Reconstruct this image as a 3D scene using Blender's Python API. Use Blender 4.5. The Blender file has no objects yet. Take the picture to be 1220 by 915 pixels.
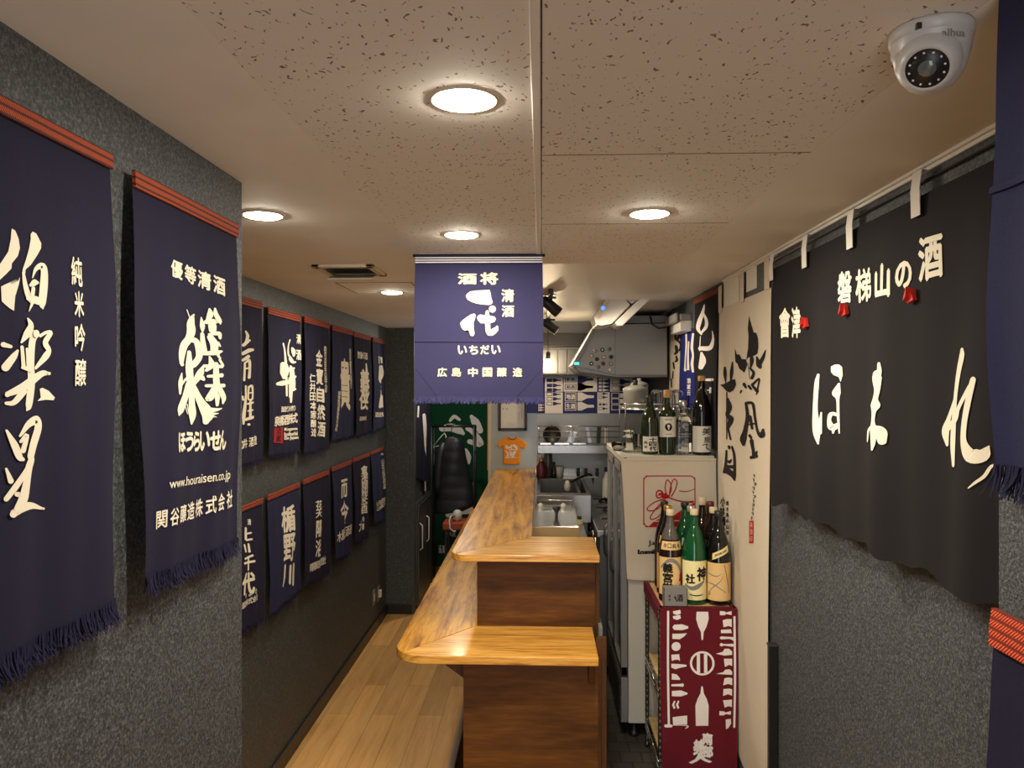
import bpy, bmesh, math, random
import numpy as np
from mathutils import Vector, Matrix
random.seed(7)
C = bpy.context.scene.collection
SC = bpy.context.scene
PI = math.pi

# ---------------------------------------------------------------- camera, world, exposure
EYE = 1.97
FPX = 916.0
YAW = math.atan(35 / FPX)
cam = bpy.data.objects.new('camera', bpy.data.cameras.new('camera')); C.objects.link(cam)
cam.location = (0, 0, EYE); cam.rotation_euler = (PI / 2, 0, YAW)
cam.data.sensor_width = 36; cam.data.lens = 36 * FPX / 1220; cam.data.clip_start = .02
SC.camera = cam
world = bpy.data.worlds.new('world'); SC.world = world; world.use_nodes = True
world.node_tree.nodes['Background'].inputs[0].default_value = (.96, .97, 1, 1)
world.node_tree.nodes['Background'].inputs[1].default_value = .65
SC.view_settings.view_transform = 'Standard'; SC.view_settings.look = 'None'
SC.view_settings.gamma = 1; SC.view_settings.use_curve_mapping = False
SC.view_settings.exposure = 2.38
SC.cycles.use_denoising = True
SC.cycles.max_bounces = 10
SC.cycles.diffuse_bounces = 5
SC.cycles.sample_clamp_indirect = 6
SPOT = 4.5
LAMP = 90.0          # strength of the downlight discs

CS, SN = math.cos(YAW), math.sin(YAW)
def ray(u, v):
    p = (u - 610) / FPX; q = (457.5 - v) / FPX
    return Vector((-SN + CS * p, CS + SN * p, q))
def onX(u, v, X):
    d = ray(u, v); k = X / d.x; return Vector((X, d.y * k, EYE + d.z * k))
def onY(u, v, Y):
    d = ray(u, v); k = Y / d.y; return Vector((d.x * k, Y, EYE + d.z * k))
def onZ(u, v, Z):
    d = ray(u, v); k = (Z - EYE) / d.z; return Vector((d.x * k, d.y * k, Z))
def proj(P):
    x, y, z = P[0], P[1], P[2] - EYE
    f = -SN * x + CS * y; r = CS * x + SN * y
    return (610 + FPX * r / f, 457.5 - FPX * z / f)

# ---------------------------------------------------------------- materials
def srgb(r, g, b):
    def f(c):
        c /= 255
        return c / 12.92 if c <= .04045 else ((c + .055) / 1.055) ** 2.4
    return (f(r), f(g), f(b), 1)
def mat(name, col, rough=.6, metal=0, spec=.5, noise=None, bump=None, emis=None, trans=0, sheen=0, coat=0):
    """noise=(scale, amount) varies the colour, bump=(scale, strength)"""
    m = bpy.data.materials.new(name); m.use_nodes = True
    nt = m.node_tree; b = nt.nodes['Principled BSDF']
    if len(col) == 3: col = (*col, 1)
    b.inputs['Base Color'].default_value = col
    b.inputs['Roughness'].default_value = rough; b.inputs['Metallic'].default_value = metal
    b.inputs['Specular IOR Level'].default_value = spec
    b.inputs['Transmission Weight'].default_value = trans
    b.inputs['Coat Weight'].default_value = coat
    if sheen: b.inputs['Sheen Weight'].default_value = sheen
    tc = nt.nodes.new('ShaderNodeTexCoord')
    if noise:
        n = nt.nodes.new('ShaderNodeTexNoise'); n.inputs['Scale'].default_value = noise[0]; n.inputs['Detail'].default_value = 5
        nt.links.new(tc.outputs['Object'], n.inputs['Vector'])
        r = nt.nodes.new('ShaderNodeMapRange'); r.inputs[1].default_value = .3; r.inputs[2].default_value = .7
        r.inputs[3].default_value = 1 - noise[1]; r.inputs[4].default_value = 1 + noise[1]
        nt.links.new(n.outputs[0], r.inputs[0])
        mx = nt.nodes.new('ShaderNodeVectorMath'); mx.operation = 'SCALE'; mx.inputs[0].default_value = col[:3]
        nt.links.new(r.outputs[0], mx.inputs['Scale']); nt.links.new(mx.outputs[0], b.inputs['Base Color'])
    if bump:
        n = nt.nodes.new('ShaderNodeTexNoise'); n.inputs['Scale'].default_value = bump[0]; n.inputs['Detail'].default_value = 3
        nt.links.new(tc.outputs['Object'], n.inputs['Vector'])
        bp = nt.nodes.new('ShaderNodeBump'); bp.inputs['Strength'].default_value = bump[1]; bp.inputs['Distance'].default_value = .01
        nt.links.new(n.outputs[0], bp.inputs['Height']); nt.links.new(bp.outputs[0], b.inputs['Normal'])
    if emis:
        b.inputs['Emission Color'].default_value = (*emis[0], 1); b.inputs['Emission Strength'].default_value = emis[1]
    return m
def nd(nt, t, **kw):
    n = nt.nodes.new(t)
    for k, v in kw.items(): setattr(n, k, v)
    return n
def ramp(nt, stops):
    r = nt.nodes.new('ShaderNodeValToRGB'); e = r.color_ramp.elements
    while len(e) < len(stops): e.new(.5)
    for i, (p, c) in enumerate(stops): e[i].position = p; e[i].color = c if len(c) == 4 else (*c, 1)
    return r
def wood(name, stops, axis, stretch=14, scale=2.2, rough=.35, coat=.0, plank=None, knots=.5):
    m = bpy.data.materials.new(name); m.use_nodes = True
    nt = m.node_tree; b = nt.nodes['Principled BSDF']
    tc = nd(nt, 'ShaderNodeTexCoord'); mp = nd(nt, 'ShaderNodeMapping')
    s = [stretch] * 3; s[axis] = 1.0
    mp.inputs['Scale'].default_value = s
    nt.links.new(tc.outputs['Object'], mp.inputs[0])
    n1 = nd(nt, 'ShaderNodeTexNoise'); n1.inputs['Scale'].default_value = scale; n1.inputs['Detail'].default_value = 8; n1.inputs['Distortion'].default_value = .6
    n2 = nd(nt, 'ShaderNodeTexNoise'); n2.inputs['Scale'].default_value = scale * 6; n2.inputs['Detail'].default_value = 4
    nt.links.new(mp.outputs[0], n1.inputs['Vector']); nt.links.new(mp.outputs[0], n2.inputs['Vector'])
    mx = nd(nt, 'ShaderNodeMix'); mx.inputs[0].default_value = .3
    nt.links.new(n1.outputs[0], mx.inputs[2]); nt.links.new(n2.outputs[0], mx.inputs[3])
    r = ramp(nt, stops); nt.links.new(mx.outputs[0], r.inputs[0])
    out = r.outputs[0]
    if plank:
        br = nd(nt, 'ShaderNodeTexBrick'); br.offset = .37; br.inputs['Scale'].default_value = 1
        br.inputs['Mortar Size'].default_value = .0015; br.inputs['Brick Width'].default_value = plank[0]; br.inputs['Row Height'].default_value = plank[1]
        br.inputs['Color1'].default_value = (.74, .74, .74, 1); br.inputs['Color2'].default_value = (1.12, 1.1, 1.06, 1); br.inputs['Mortar'].default_value = (.5, .45, .4, 1)
        m2 = nd(nt, 'ShaderNodeMapping'); m2.inputs['Rotation'].default_value = (0, 0, PI / 2 if axis == 1 else 0)
        nt.links.new(tc.outputs['Object'], m2.inputs[0]); nt.links.new(m2.outputs[0], br.inputs['Vector'])
        mm = nd(nt, 'ShaderNodeMix', data_type='RGBA', blend_type='MULTIPLY'); mm.inputs[0].default_value = 1
        nt.links.new(out, mm.inputs[6]); nt.links.new(br.outputs[0], mm.inputs[7]); out = mm.outputs[2]
    nt.links.new(out, b.inputs['Base Color'])
    b.inputs['Specular IOR Level'].default_value = .3; b.inputs['Roughness'].default_value = rough; b.inputs['Coat Weight'].default_value = coat; b.inputs['Coat Roughness'].default_value = .12
    bp = nd(nt, 'ShaderNodeBump'); bp.inputs['Strength'].default_value = .12; bp.inputs['Distance'].default_value = .004
    nt.links.new(mx.outputs[0], bp.inputs['Height']); nt.links.new(bp.outputs[0], b.inputs['Normal'])
    return m
def wallpaper(name, lo, hi, scale):
    m = bpy.data.materials.new(name); m.use_nodes = True
    nt = m.node_tree; b = nt.nodes['Principled BSDF']
    tc = nd(nt, 'ShaderNodeTexCoord')
    n = nd(nt, 'ShaderNodeTexNoise'); n.inputs['Scale'].default_value = scale; n.inputs['Detail'].default_value = 4; n.inputs['Roughness'].default_value = .7
    nt.links.new(tc.outputs['Object'], n.inputs['Vector'])
    r = ramp(nt, [(.40, lo), (.56, hi), (.72, tuple(min(1, c * 2.6) for c in hi[:3]))]); nt.links.new(n.outputs[0], r.inputs[0])
    nt.links.new(r.outputs[0], b.inputs['Base Color']); b.inputs['Roughness'].default_value = .55
    bp = nd(nt, 'ShaderNodeBump'); bp.inputs['Strength'].default_value = .8; bp.inputs['Distance'].default_value = .004
    nt.links.new(n.outputs[0], bp.inputs['Height']); nt.links.new(bp.outputs[0], b.inputs['Normal'])
    return m
def speckled(name, base, spot, scale):
    m = bpy.data.materials.new(name); m.use_nodes = True
    nt = m.node_tree; b = nt.nodes['Principled BSDF']
    tc = nd(nt, 'ShaderNodeTexCoord')
    wn = nd(nt, 'ShaderNodeTexNoise'); wn.inputs['Scale'].default_value = 60; wn.inputs['Detail'].default_value = 1
    nt.links.new(tc.outputs['Object'], wn.inputs['Vector'])
    ad = nd(nt, 'ShaderNodeMix', data_type='RGBA', blend_type='LINEAR_LIGHT'); ad.inputs[0].default_value = .012
    nt.links.new(tc.outputs['Object'], ad.inputs[6]); nt.links.new(wn.outputs[1], ad.inputs[7])
    mp = nd(nt, 'ShaderNodeMapping'); mp.inputs['Rotation'].default_value = (0, 0, .5); mp.inputs['Scale'].default_value = (1, .45, 1)
    nt.links.new(ad.outputs[2], mp.inputs[0])
    vo = nd(nt, 'ShaderNodeTexVoronoi', voronoi_dimensions='2D'); vo.inputs['Scale'].default_value = scale
    nt.links.new(mp.outputs[0], vo.inputs['Vector'])
    sp = nd(nt, 'ShaderNodeSeparateColor'); nt.links.new(vo.outputs['Color'], sp.inputs[0])
    th = nd(nt, 'ShaderNodeMapRange'); th.inputs[1].default_value = .50; th.inputs[2].default_value = 1; th.inputs[3].default_value = 0.0; th.inputs[4].default_value = .235
    nt.links.new(sp.outputs[0], th.inputs[0])
    lt = nd(nt, 'ShaderNodeMath', operation='LESS_THAN'); nt.links.new(vo.outputs['Distance'], lt.inputs[0]); nt.links.new(th.outputs[0], lt.inputs[1])
    mx = nd(nt, 'ShaderNodeMix', data_type='RGBA'); mx.inputs[6].default_value = base; mx.inputs[7].default_value = spot
    nt.links.new(lt.outputs[0], mx.inputs[0]); nt.links.new(mx.outputs[2], b.inputs['Base Color'])
    b.inputs['Roughness'].default_value = .8
    return m
def braid(name, c1, c2, axis_len=1):
    """woven band: rows along the length with a diagonal twill"""
    m = bpy.data.materials.new(name); m.use_nodes = True
    nt = m.node_tree; b = nt.nodes['Principled BSDF']
    tc = nd(nt, 'ShaderNodeTexCoord')
    w1 = nd(nt, 'ShaderNodeTexWave', bands_direction='Z'); w1.inputs['Scale'].default_value = 26; w1.inputs['Distortion'].default_value = .4
    w2 = nd(nt, 'ShaderNodeTexWave', bands_direction='DIAGONAL'); w2.inputs['Scale'].default_value = 120; w2.inputs['Distortion'].default_value = 1
    for w in (w1, w2): nt.links.new(tc.outputs['Object'], w.inputs['Vector'])
    mu = nd(nt, 'ShaderNodeMath', operation='MULTIPLY'); nt.links.new(w1.outputs['Fac'], mu.inputs[0]); nt.links.new(w2.outputs['Fac'], mu.inputs[1])
    r = ramp(nt, [(.05, c2), (.3, c1)]); nt.links.new(mu.outputs[0], r.inputs[0]); nt.links.new(r.outputs[0], b.inputs['Base Color'])
    bp = nd(nt, 'ShaderNodeBump'); bp.inputs['Strength'].default_value = .6; bp.inputs['Distance'].default_value = .003
    nt.links.new(mu.outputs[0], bp.inputs['Height']); nt.links.new(bp.outputs[0], b.inputs['Normal'])
    b.inputs['Roughness'].default_value = .85
    return m
def tiles(name, c1, c2, w, h):
    m = bpy.data.materials.new(name); m.use_nodes = True
    nt = m.node_tree; b = nt.nodes['Principled BSDF']
    tc = nd(nt, 'ShaderNodeTexCoord'); br = nd(nt, 'ShaderNodeTexBrick'); br.inputs['Scale'].default_value = 1
    br.inputs['Brick Width'].default_value = w; br.inputs['Row Height'].default_value = h; br.inputs['Mortar Size'].default_value = .004
    br.inputs['Color1'].default_value = c1; br.inputs['Color2'].default_value = c2; br.inputs['Mortar'].default_value = tuple(c * .5 for c in c1[:3]) + (1,)
    nt.links.new(tc.outputs['Object'], br.inputs['Vector']); nt.links.new(br.outputs[0], b.inputs['Base Color']); b.inputs['Roughness'].default_value = .6
    return m

M = {}
M['wall'] = wallpaper('charcoal_wallpaper', (.022, .026, .029, 1), (.080, .088, .094, 1), 190)
M['wall_smooth'] = wallpaper('dark_wall', (.038, .044, .044, 1), (.060, .066, .065, 1), 90)
M['ceil'] = mat('ceiling_paint', srgb(224, 220, 212), .8, noise=(3, .05))
M['ceil_tile'] = speckled('perforated_tile', srgb(223, 218, 209), srgb(126, 106, 90), 112)
M['ceil_kit'] = mat('ceiling_panel', srgb(224, 219, 210), .4)
M['seam'] = mat('dark_seam', (.12, .1, .08), .9)
M['trimw'] = mat('trim_white', srgb(205, 192, 170), .5)
M['floor'] = wood('floor_oak', [(.25, srgb(190, 140, 82)), (.5, srgb(218, 168, 104)), (.75, srgb(230, 184, 122))], 1, 12, 1.6, .42, 0, plank=(1.2, .14))
M['floork'] = tiles('kitchen_floor_tile', srgb(62, 58, 52), srgb(78, 74, 66), .1, .1)
M['base'] = mat('dark_skirting', (.012, .012, .012), .4)
M['counter_y'] = wood('counter_wood_long', [(.34, srgb(112, 66, 14)), (.44, srgb(172, 114, 30)), (.55, srgb(206, 148, 48)), (.68, srgb(220, 168, 74))], 1, 12, 2.2, .34, .15)
M['counter_x'] = wood('counter_wood_cross', [(.34, srgb(140, 86, 30)), (.44, srgb(200, 140, 54)), (.56, srgb(226, 168, 78)), (.7, srgb(236, 190, 112))], 0, 14, 3.0, .32, .25)
M['panel'] = wood('stained_panel', [(.26, srgb(46, 22, 2)), (.5, srgb(94, 55, 13)), (.76, srgb(132, 84, 26))], 0, 7, 1.8, .5, 0)
M['panel_d'] = wood('stained_post', [(.3, srgb(36, 18, 5)), (.5, srgb(72, 42, 16)), (.7, srgb(100, 62, 28))], 2, 7, 2.0, .5)
M['palewood'] = wood('pale_wood', [(.2, srgb(170, 132, 84)), (.5, srgb(204, 170, 118)), (.8, srgb(222, 194, 146))], 0, 8, 2.0, .5)
M['navy'] = mat('navy_cotton', (.0150, .0135, .033), .9, spec=.15, noise=(900, .3), bump=(1400, .15))
M['navy2'] = mat('faded_navy_cotton', (.019, .020, .058), .9, spec=.2, noise=(900, .3), bump=(1400, .15))
M['purple'] = mat('indigo_cotton', (.026, .024, .066), .9, spec=.2, noise=(700, .2), bump=(1200, .15))
M['black'] = mat('black_cotton', (.013, .011, .012), .92, spec=.2, noise=(900, .25), bump=(1200, .12))
M['fringe'] = mat('navy_fringe', (.016, .015, .040), .95, spec=.1)
M['fringe_p'] = mat('indigo_fringe', (.036, .033, .09), .95, spec=.1)
M['ink'] = mat('cream_print', srgb(236, 226, 204), .85, spec=.2)
M['ink2'] = mat('soft_cream_print', srgb(204, 194, 166), .9, spec=.1)
M['inkw'] = mat('white_print', srgb(232, 226, 222), .85, spec=.2)
M['blackink'] = mat('black_ink', (.018, .016, .016), .9, spec=.2)
M['redink'] = mat('red_print', srgb(176, 30, 30), .8, spec=.2)
M['orange'] = braid('orange_braid', srgb(184, 76, 36), srgb(64, 20, 12))
M['orange2'] = braid('bright_orange_braid', srgb(228, 84, 32), srgb(120, 30, 12))
M['cream'] = mat('cream_cotton', srgb(214, 200, 178), .9, spec=.2, noise=(400, .06), bump=(1200, .1))
M['white'] = mat('white_plastic', srgb(216, 212, 204), .35)
M['whitec'] = mat('white_cloth', srgb(214, 206, 194), .9, spec=.2)
M['maroon'] = mat('maroon_cotton', srgb(100, 25, 36), .9, spec=.2, noise=(700, .2), bump=(1200, .1))
M['steel'] = mat('stainless_steel', (.40, .395, .385), .28, 1, noise=(30, .08))
M['steel_d'] = mat('dull_steel', (.16, .158, .152), .42, 1)
M['darksteel'] = mat('dark_steel', (.045, .043, .04), .4, .6)
M['camwhite'] = mat('camera_housing', srgb(186, 182, 178), .35)
M['cooker'] = mat('grey_enamel', srgb(132, 130, 122), .4)
M['chrome'] = mat('chrome', (.72, .71, .68), .15, 1)
M['grey'] = mat('grey_metal', srgb(128, 126, 122), .45)
M['hood'] = mat('hood_metal', srgb(140, 138, 134), .42, .3)
M['dark'] = mat('black_plastic', (.012, .012, .012), .4)
M['darkm'] = mat('black_metal', (.015, .015, .016), .35, .2)
M['bluewall'] = mat('pale_blue_wall', srgb(172, 180, 180), .7)
M['splash'] = mat('steel_splashback', (.30, .30, .295), .4, .75)
M['fridge'] = mat('fridge_white', srgb(206, 200, 184), .4)
M['fridgeglass'] = mat('fridge_glass', (.10, .12, .12), .06, 0, .8)
M['glass'] = mat('clear_glass', (.95, .97, .97), .03, trans=1)
M['g_green'] = mat('green_bottle_glass', (.004, .075, .022), .05, spec=.7)
M['g_olive'] = mat('olive_bottle_glass', (.016, .026, .008), .06, spec=.7)
M['g_black'] = mat('black_bottle_glass', (.006, .005, .005), .06, spec=.7)
M['g_brown'] = mat('brown_bottle_glass', (.020, .008, .004), .06, spec=.7)
M['g_grey'] = mat('smoked_neck', (.10, .085, .075), .08, spec=.6)
M['lab_cream'] = mat('cream_label', srgb(232, 214, 150), .6)
M['lab_yel'] = mat('pale_yellow_label', srgb(238, 228, 168), .6)
M['lab_tan'] = mat('tan_label', srgb(226, 190, 128), .6)
M['lab_orange'] = mat('orange_label', srgb(218, 158, 74), .6)
M['lab_white'] = mat('white_label', srgb(226, 220, 204), .6)
M['cap_w'] = mat('ivory_cap', srgb(214, 196, 160), .4)
M['cap_g'] = mat('gold_cap', (.62, .38, .12), .3, .8)
M['cap_s'] = mat('silver_cap', (.66, .63, .58), .3, .8)
M['cap_m'] = mat('maroon_cap', srgb(96, 26, 26), .4)
M['cork'] = mat('cork_cap', srgb(196, 148, 92), .7, noise=(200, .2))
M['greenb'] = mat('green_banner_cotton', srgb(16, 66, 42), .9, spec=.2)
M['jacket'] = mat('black_nylon', (.010, .010, .016), .5)
M['tee'] = mat('orange_shirt_cloth', srgb(240, 146, 28), .8, noise=(60, .08))
M['leather'] = mat('rust_leather', srgb(168, 74, 40), .5)
M['blue'] = mat('blue_print', srgb(34, 44, 104), .8)
M['bluenoren'] = mat('royal_blue_cotton', srgb(34, 42, 112), .9, spec=.2)
M['lampd'] = mat('downlight_diffuser', (1, .9, .75), .5, emis=((1, .91, .75), LAMP))
M['bulb'] = mat('bulb_glow', (1, .9, .8), .5, emis=((1, .78, .5), 40))
M['uv'] = mat('blue_lamp', (.2, .4, 1), .5, emis=((.04, .22, 1), .3))
M['cyan'] = mat('cyan_led', (.2, .8, 1), .5, emis=((.05, .7, .8), .3))
M['boxsteel'] = mat('pewter_box', srgb(142, 138, 134), .4, .4)
M['red'] = mat('red_felt', srgb(200, 40, 28), .6)

# ---------------------------------------------------------------- mesh builder
class MB:
    def __init__(self, local=False):
        self.bm = bmesh.new(); self.mats = []; self.local = local
    def mi(self, m):
        m = M[m] if isinstance(m, str) else m
        if m not in self.mats: self.mats.append(m)
        return self.mats.index(m)
    def face(self, pts, m, smooth=False):
        vs = [self.bm.verts.new(p) for p in pts]
        f = self.bm.faces.new(vs); f.material_index = self.mi(m); f.smooth = smooth; return f
    def box(self, a, b, m, bev=0, rot=None, pivot=None):
        t = bmesh.new()
        bmesh.ops.create_cube(t, size=1)
        for v in t.verts:
            v.co = Vector([(a[i] + b[i]) / 2 + v.co[i] * (b[i] - a[i]) for i in range(3)])
        if bev: bmesh.ops.bevel(t, geom=t.edges[:], offset=bev, segments=2, affect='EDGES', profile=.5)
        if rot is not None:
            pv = Vector(pivot) if pivot is not None else (Vector(a) + Vector(b)) / 2
            bmesh.ops.transform(t, matrix=Matrix.Translation(pv) @ rot.to_4x4() @ Matrix.Translation(-pv), verts=t.verts[:])
        self._add(t, m, False); return self
    def _add(self, t, m, smooth):
        i = self.mi(m); mp = {}
        for v in t.verts: mp[v] = self.bm.verts.new(v.co)
        for f in t.faces:
            try: g = self.bm.faces.new([mp[v] for v in f.verts])
            except ValueError: continue
            g.material_index = i; g.smooth = smooth or f.smooth
        t.free()
    def cyl(self, p0, p1, r0, r1=None, m='dark', seg=16, caps=True, smooth=True):
        r1 = r0 if r1 is None else r1
        p0, p1 = Vector(p0), Vector(p1); d = (p1 - p0).normalized()
        a = d.orthogonal().normalized(); b = d.cross(a); i = self.mi(m)
        A = [self.bm.verts.new(p0 + (a * math.cos(t) + b * math.sin(t)) * r0) for t in [2 * PI * k / seg for k in range(seg)]]
        B = [self.bm.verts.new(p1 + (a * math.cos(t) + b * math.sin(t)) * r1) for t in [2 * PI * k / seg for k in range(seg)]]
        for k in range(seg):
            f = self.bm.faces.new((A[k], A[(k + 1) % seg], B[(k + 1) % seg], B[k])); f.smooth = smooth; f.material_index = i
        if caps:
            f = self.bm.faces.new(A[::-1]); f.material_index = i
            f = self.bm.faces.new(B); f.material_index = i
        return self
    def tube(self, pts, r, m='dark', seg=8):
        pts = [Vector(p) for p in pts]; i = self.mi(m); rings = []
        up = None
        for k, p in enumerate(pts):
            d = (pts[min(k + 1, len(pts) - 1)] - pts[max(k - 1, 0)]).normalized()
            if up is None: up = d.orthogonal().normalized()
            a = (up - d * up.dot(d)).normalized(); up = a; b = d.cross(a)
            rr = r[k] if isinstance(r, (list, tuple)) else r
            rings.append([self.bm.verts.new(p + (a * math.cos(t) + b * math.sin(t)) * rr) for t in [2 * PI * j / seg for j in range(seg)]])
        for A, B in zip(rings, rings[1:]):
            for j in range(seg):
                f = self.bm.faces.new((A[j], A[(j + 1) % seg], B[(j + 1) % seg], B[j])); f.smooth = True; f.material_index = i
        for R in (rings[0][::-1], rings[-1]):
            f = self.bm.faces.new(R); f.material_index = i
        return self
    def lathe(self, prof, m, seg=28, c=(0, 0, 0), axis=None, sharp=False):
        """prof [(r, z)]; m one material or one per segment; axis a rotation matrix"""
        c = Vector(c); rings = []
        for r, z in prof:
            if r < 1e-6: rings.append([self.bm.verts.new(self._ax(Vector((0, 0, z)), axis) + c)])
            else: rings.append([self.bm.verts.new(self._ax(Vector((r * math.cos(2 * PI * k / seg), r * math.sin(2 * PI * k / seg), z)), axis) + c) for k in range(seg)])
        for q, (A, B) in enumerate(zip(rings, rings[1:])):
            i = self.mi(m[q] if isinstance(m, list) else m)
            for k in range(seg):
                k2 = (k + 1) % seg
                if len(A) == 1 and len(B) == 1: continue
                vs = (A[0], B[k2], B[k]) if len(A) == 1 else ((A[k], A[k2], B[0]) if len(B) == 1 else (A[k], A[k2], B[k2], B[k]))
                f = self.bm.faces.new(vs); f.smooth = not sharp; f.material_index = i
        return self
    @staticmethod
    def _ax(v, axis): return axis @ v if axis is not None else v
    def prism(self, pts, ext, m, bev=0):
        t = bmesh.new(); ext = Vector(ext)
        A = [t.verts.new(p) for p in pts]; f = t.faces.new(A)
        r = bmesh.ops.extrude_face_region(t, geom=[f])
        bmesh.ops.translate(t, vec=ext, verts=[g for g in r['geom'] if isinstance(g, bmesh.types.BMVert)])
        bmesh.ops.recalc_face_normals(t, faces=t.faces[:])
        if bev: bmesh.ops.bevel(t, geom=t.edges[:], offset=bev, segments=2, affect='EDGES', profile=.5)
        self._add(t, m, False); return self
    def build(self, name, parent=None):
        me = bpy.data.meshes.new(name)
        if parent is not None and not self.local:
            r = parent
            off = Vector((0, 0, 0))
            while r is not None: off += r.location; r = r.parent
            bmesh.ops.translate(self.bm, vec=-off, verts=self.bm.verts[:])
        org = None
        if parent is None and not self.local and self.bm.verts:
            lo = Vector([min(v.co[i] for v in self.bm.verts) for i in range(3)]); hi = Vector([max(v.co[i] for v in self.bm.verts) for i in range(3)])
            org = Vector(((lo.x + hi.x) / 2, (lo.y + hi.y) / 2, lo.z))
            bmesh.ops.translate(self.bm, vec=-org, verts=self.bm.verts[:])
        self.bm.to_mesh(me); self.bm.free()
        for m in self.mats: me.materials.append(m)
        o = bpy.data.objects.new(name, me); C.objects.link(o)
        if org is not None: o.location = org
        if parent is not None: o.parent = parent
        return o
def tag(o, label, cat, group=None):
    o['label'] = label; o['category'] = cat
    if group: o['group'] = group
    return o
def thing(name, label, cat, loc=(0, 0, 0), group=None, rz=0):
    o = bpy.data.objects.new(name, None); C.objects.link(o); o.empty_display_size = .05
    o.location = loc; o.rotation_euler = (0, 0, rz)
    return tag(o, label, cat, group)
def struct(o): o['kind'] = 'structure'; return o
def dup(root, loc, label, group=None, rz=None):
    r = root.copy(); C.objects.link(r); r.location = loc; r['label'] = label
    if group: r['group'] = group
    if rz is not None: r.rotation_euler = (0, 0, rz)
    for ch in list(root.children):
        c = ch.copy(); C.objects.link(c); c.parent = r
        for g in list(ch.children):
            d = g.copy(); C.objects.link(d); d.parent = c
    return r

# ---------------------------------------------------------------- lettering
_gl = {}
def glyph(t):
    if t in _gl: return _gl[t]
    c = bpy.data.curves.new('glyph', 'FONT'); c.body = t; c.resolution_u = 3
    o = bpy.data.objects.new('glyph', c); C.objects.link(o)
    me = bpy.data.meshes.new_from_object(o.evaluated_get(bpy.context.evaluated_depsgraph_get()))
    V = [(v.co.x, v.co.y) for v in me.vertices]; F = [list(p.vertices) for p in me.polygons]
    bpy.data.objects.remove(o); bpy.data.curves.remove(c); bpy.data.meshes.remove(me)
    if V:
        xs = [v[0] for v in V]; ys = [v[1] for v in V]
        x0, x1, y0, y1 = min(xs), max(xs), min(ys), max(ys)
        if len(t) == 1 and ord(t) > 0x2e00:
            # keep flat or small signs at their own size inside the square
            cx, cy = (x0 + x1) / 2, (y0 + y1) / 2
            e = max(x1 - x0, y1 - y0)
            ex = ey = e
            if (x1 - x0) > .6 * e: ex = x1 - x0
            if (y1 - y0) > .6 * e: ey = y1 - y0
            V = [((x - cx) / ex, (y - cy) / ey) for x, y in V]
        else:
            V = [((x - x0) / (x1 - x0) - .5, (y - y0) / (y1 - y0) - .5) for x, y in V]
    _gl[t] = (V, F); return _gl[t]
def catmull(pts, n=5):
    P = [np.array(p, float) for p in pts]
    if len(P) < 3:
        return [P[0] + (P[1] - P[0]) * k / 4 for k in range(5)]
    out = []
    for i in range(len(P) - 1):
        p0 = P[i - 1] if i else 2 * P[0] - P[1]; p3 = P[i + 2] if i + 2 < len(P) else 2 * P[-1] - P[-2]
        p1, p2 = P[i], P[i + 1]
        for k in range(n):
            t = k / n
            out.append(.5 * (2 * p1 + (p2 - p0) * t + (2 * p0 - 5 * p1 + 4 * p2 - p3) * t * t + (3 * p1 - 3 * p2 + p3 - p0) * t ** 3))
    out.append(P[-1]); return out
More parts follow.
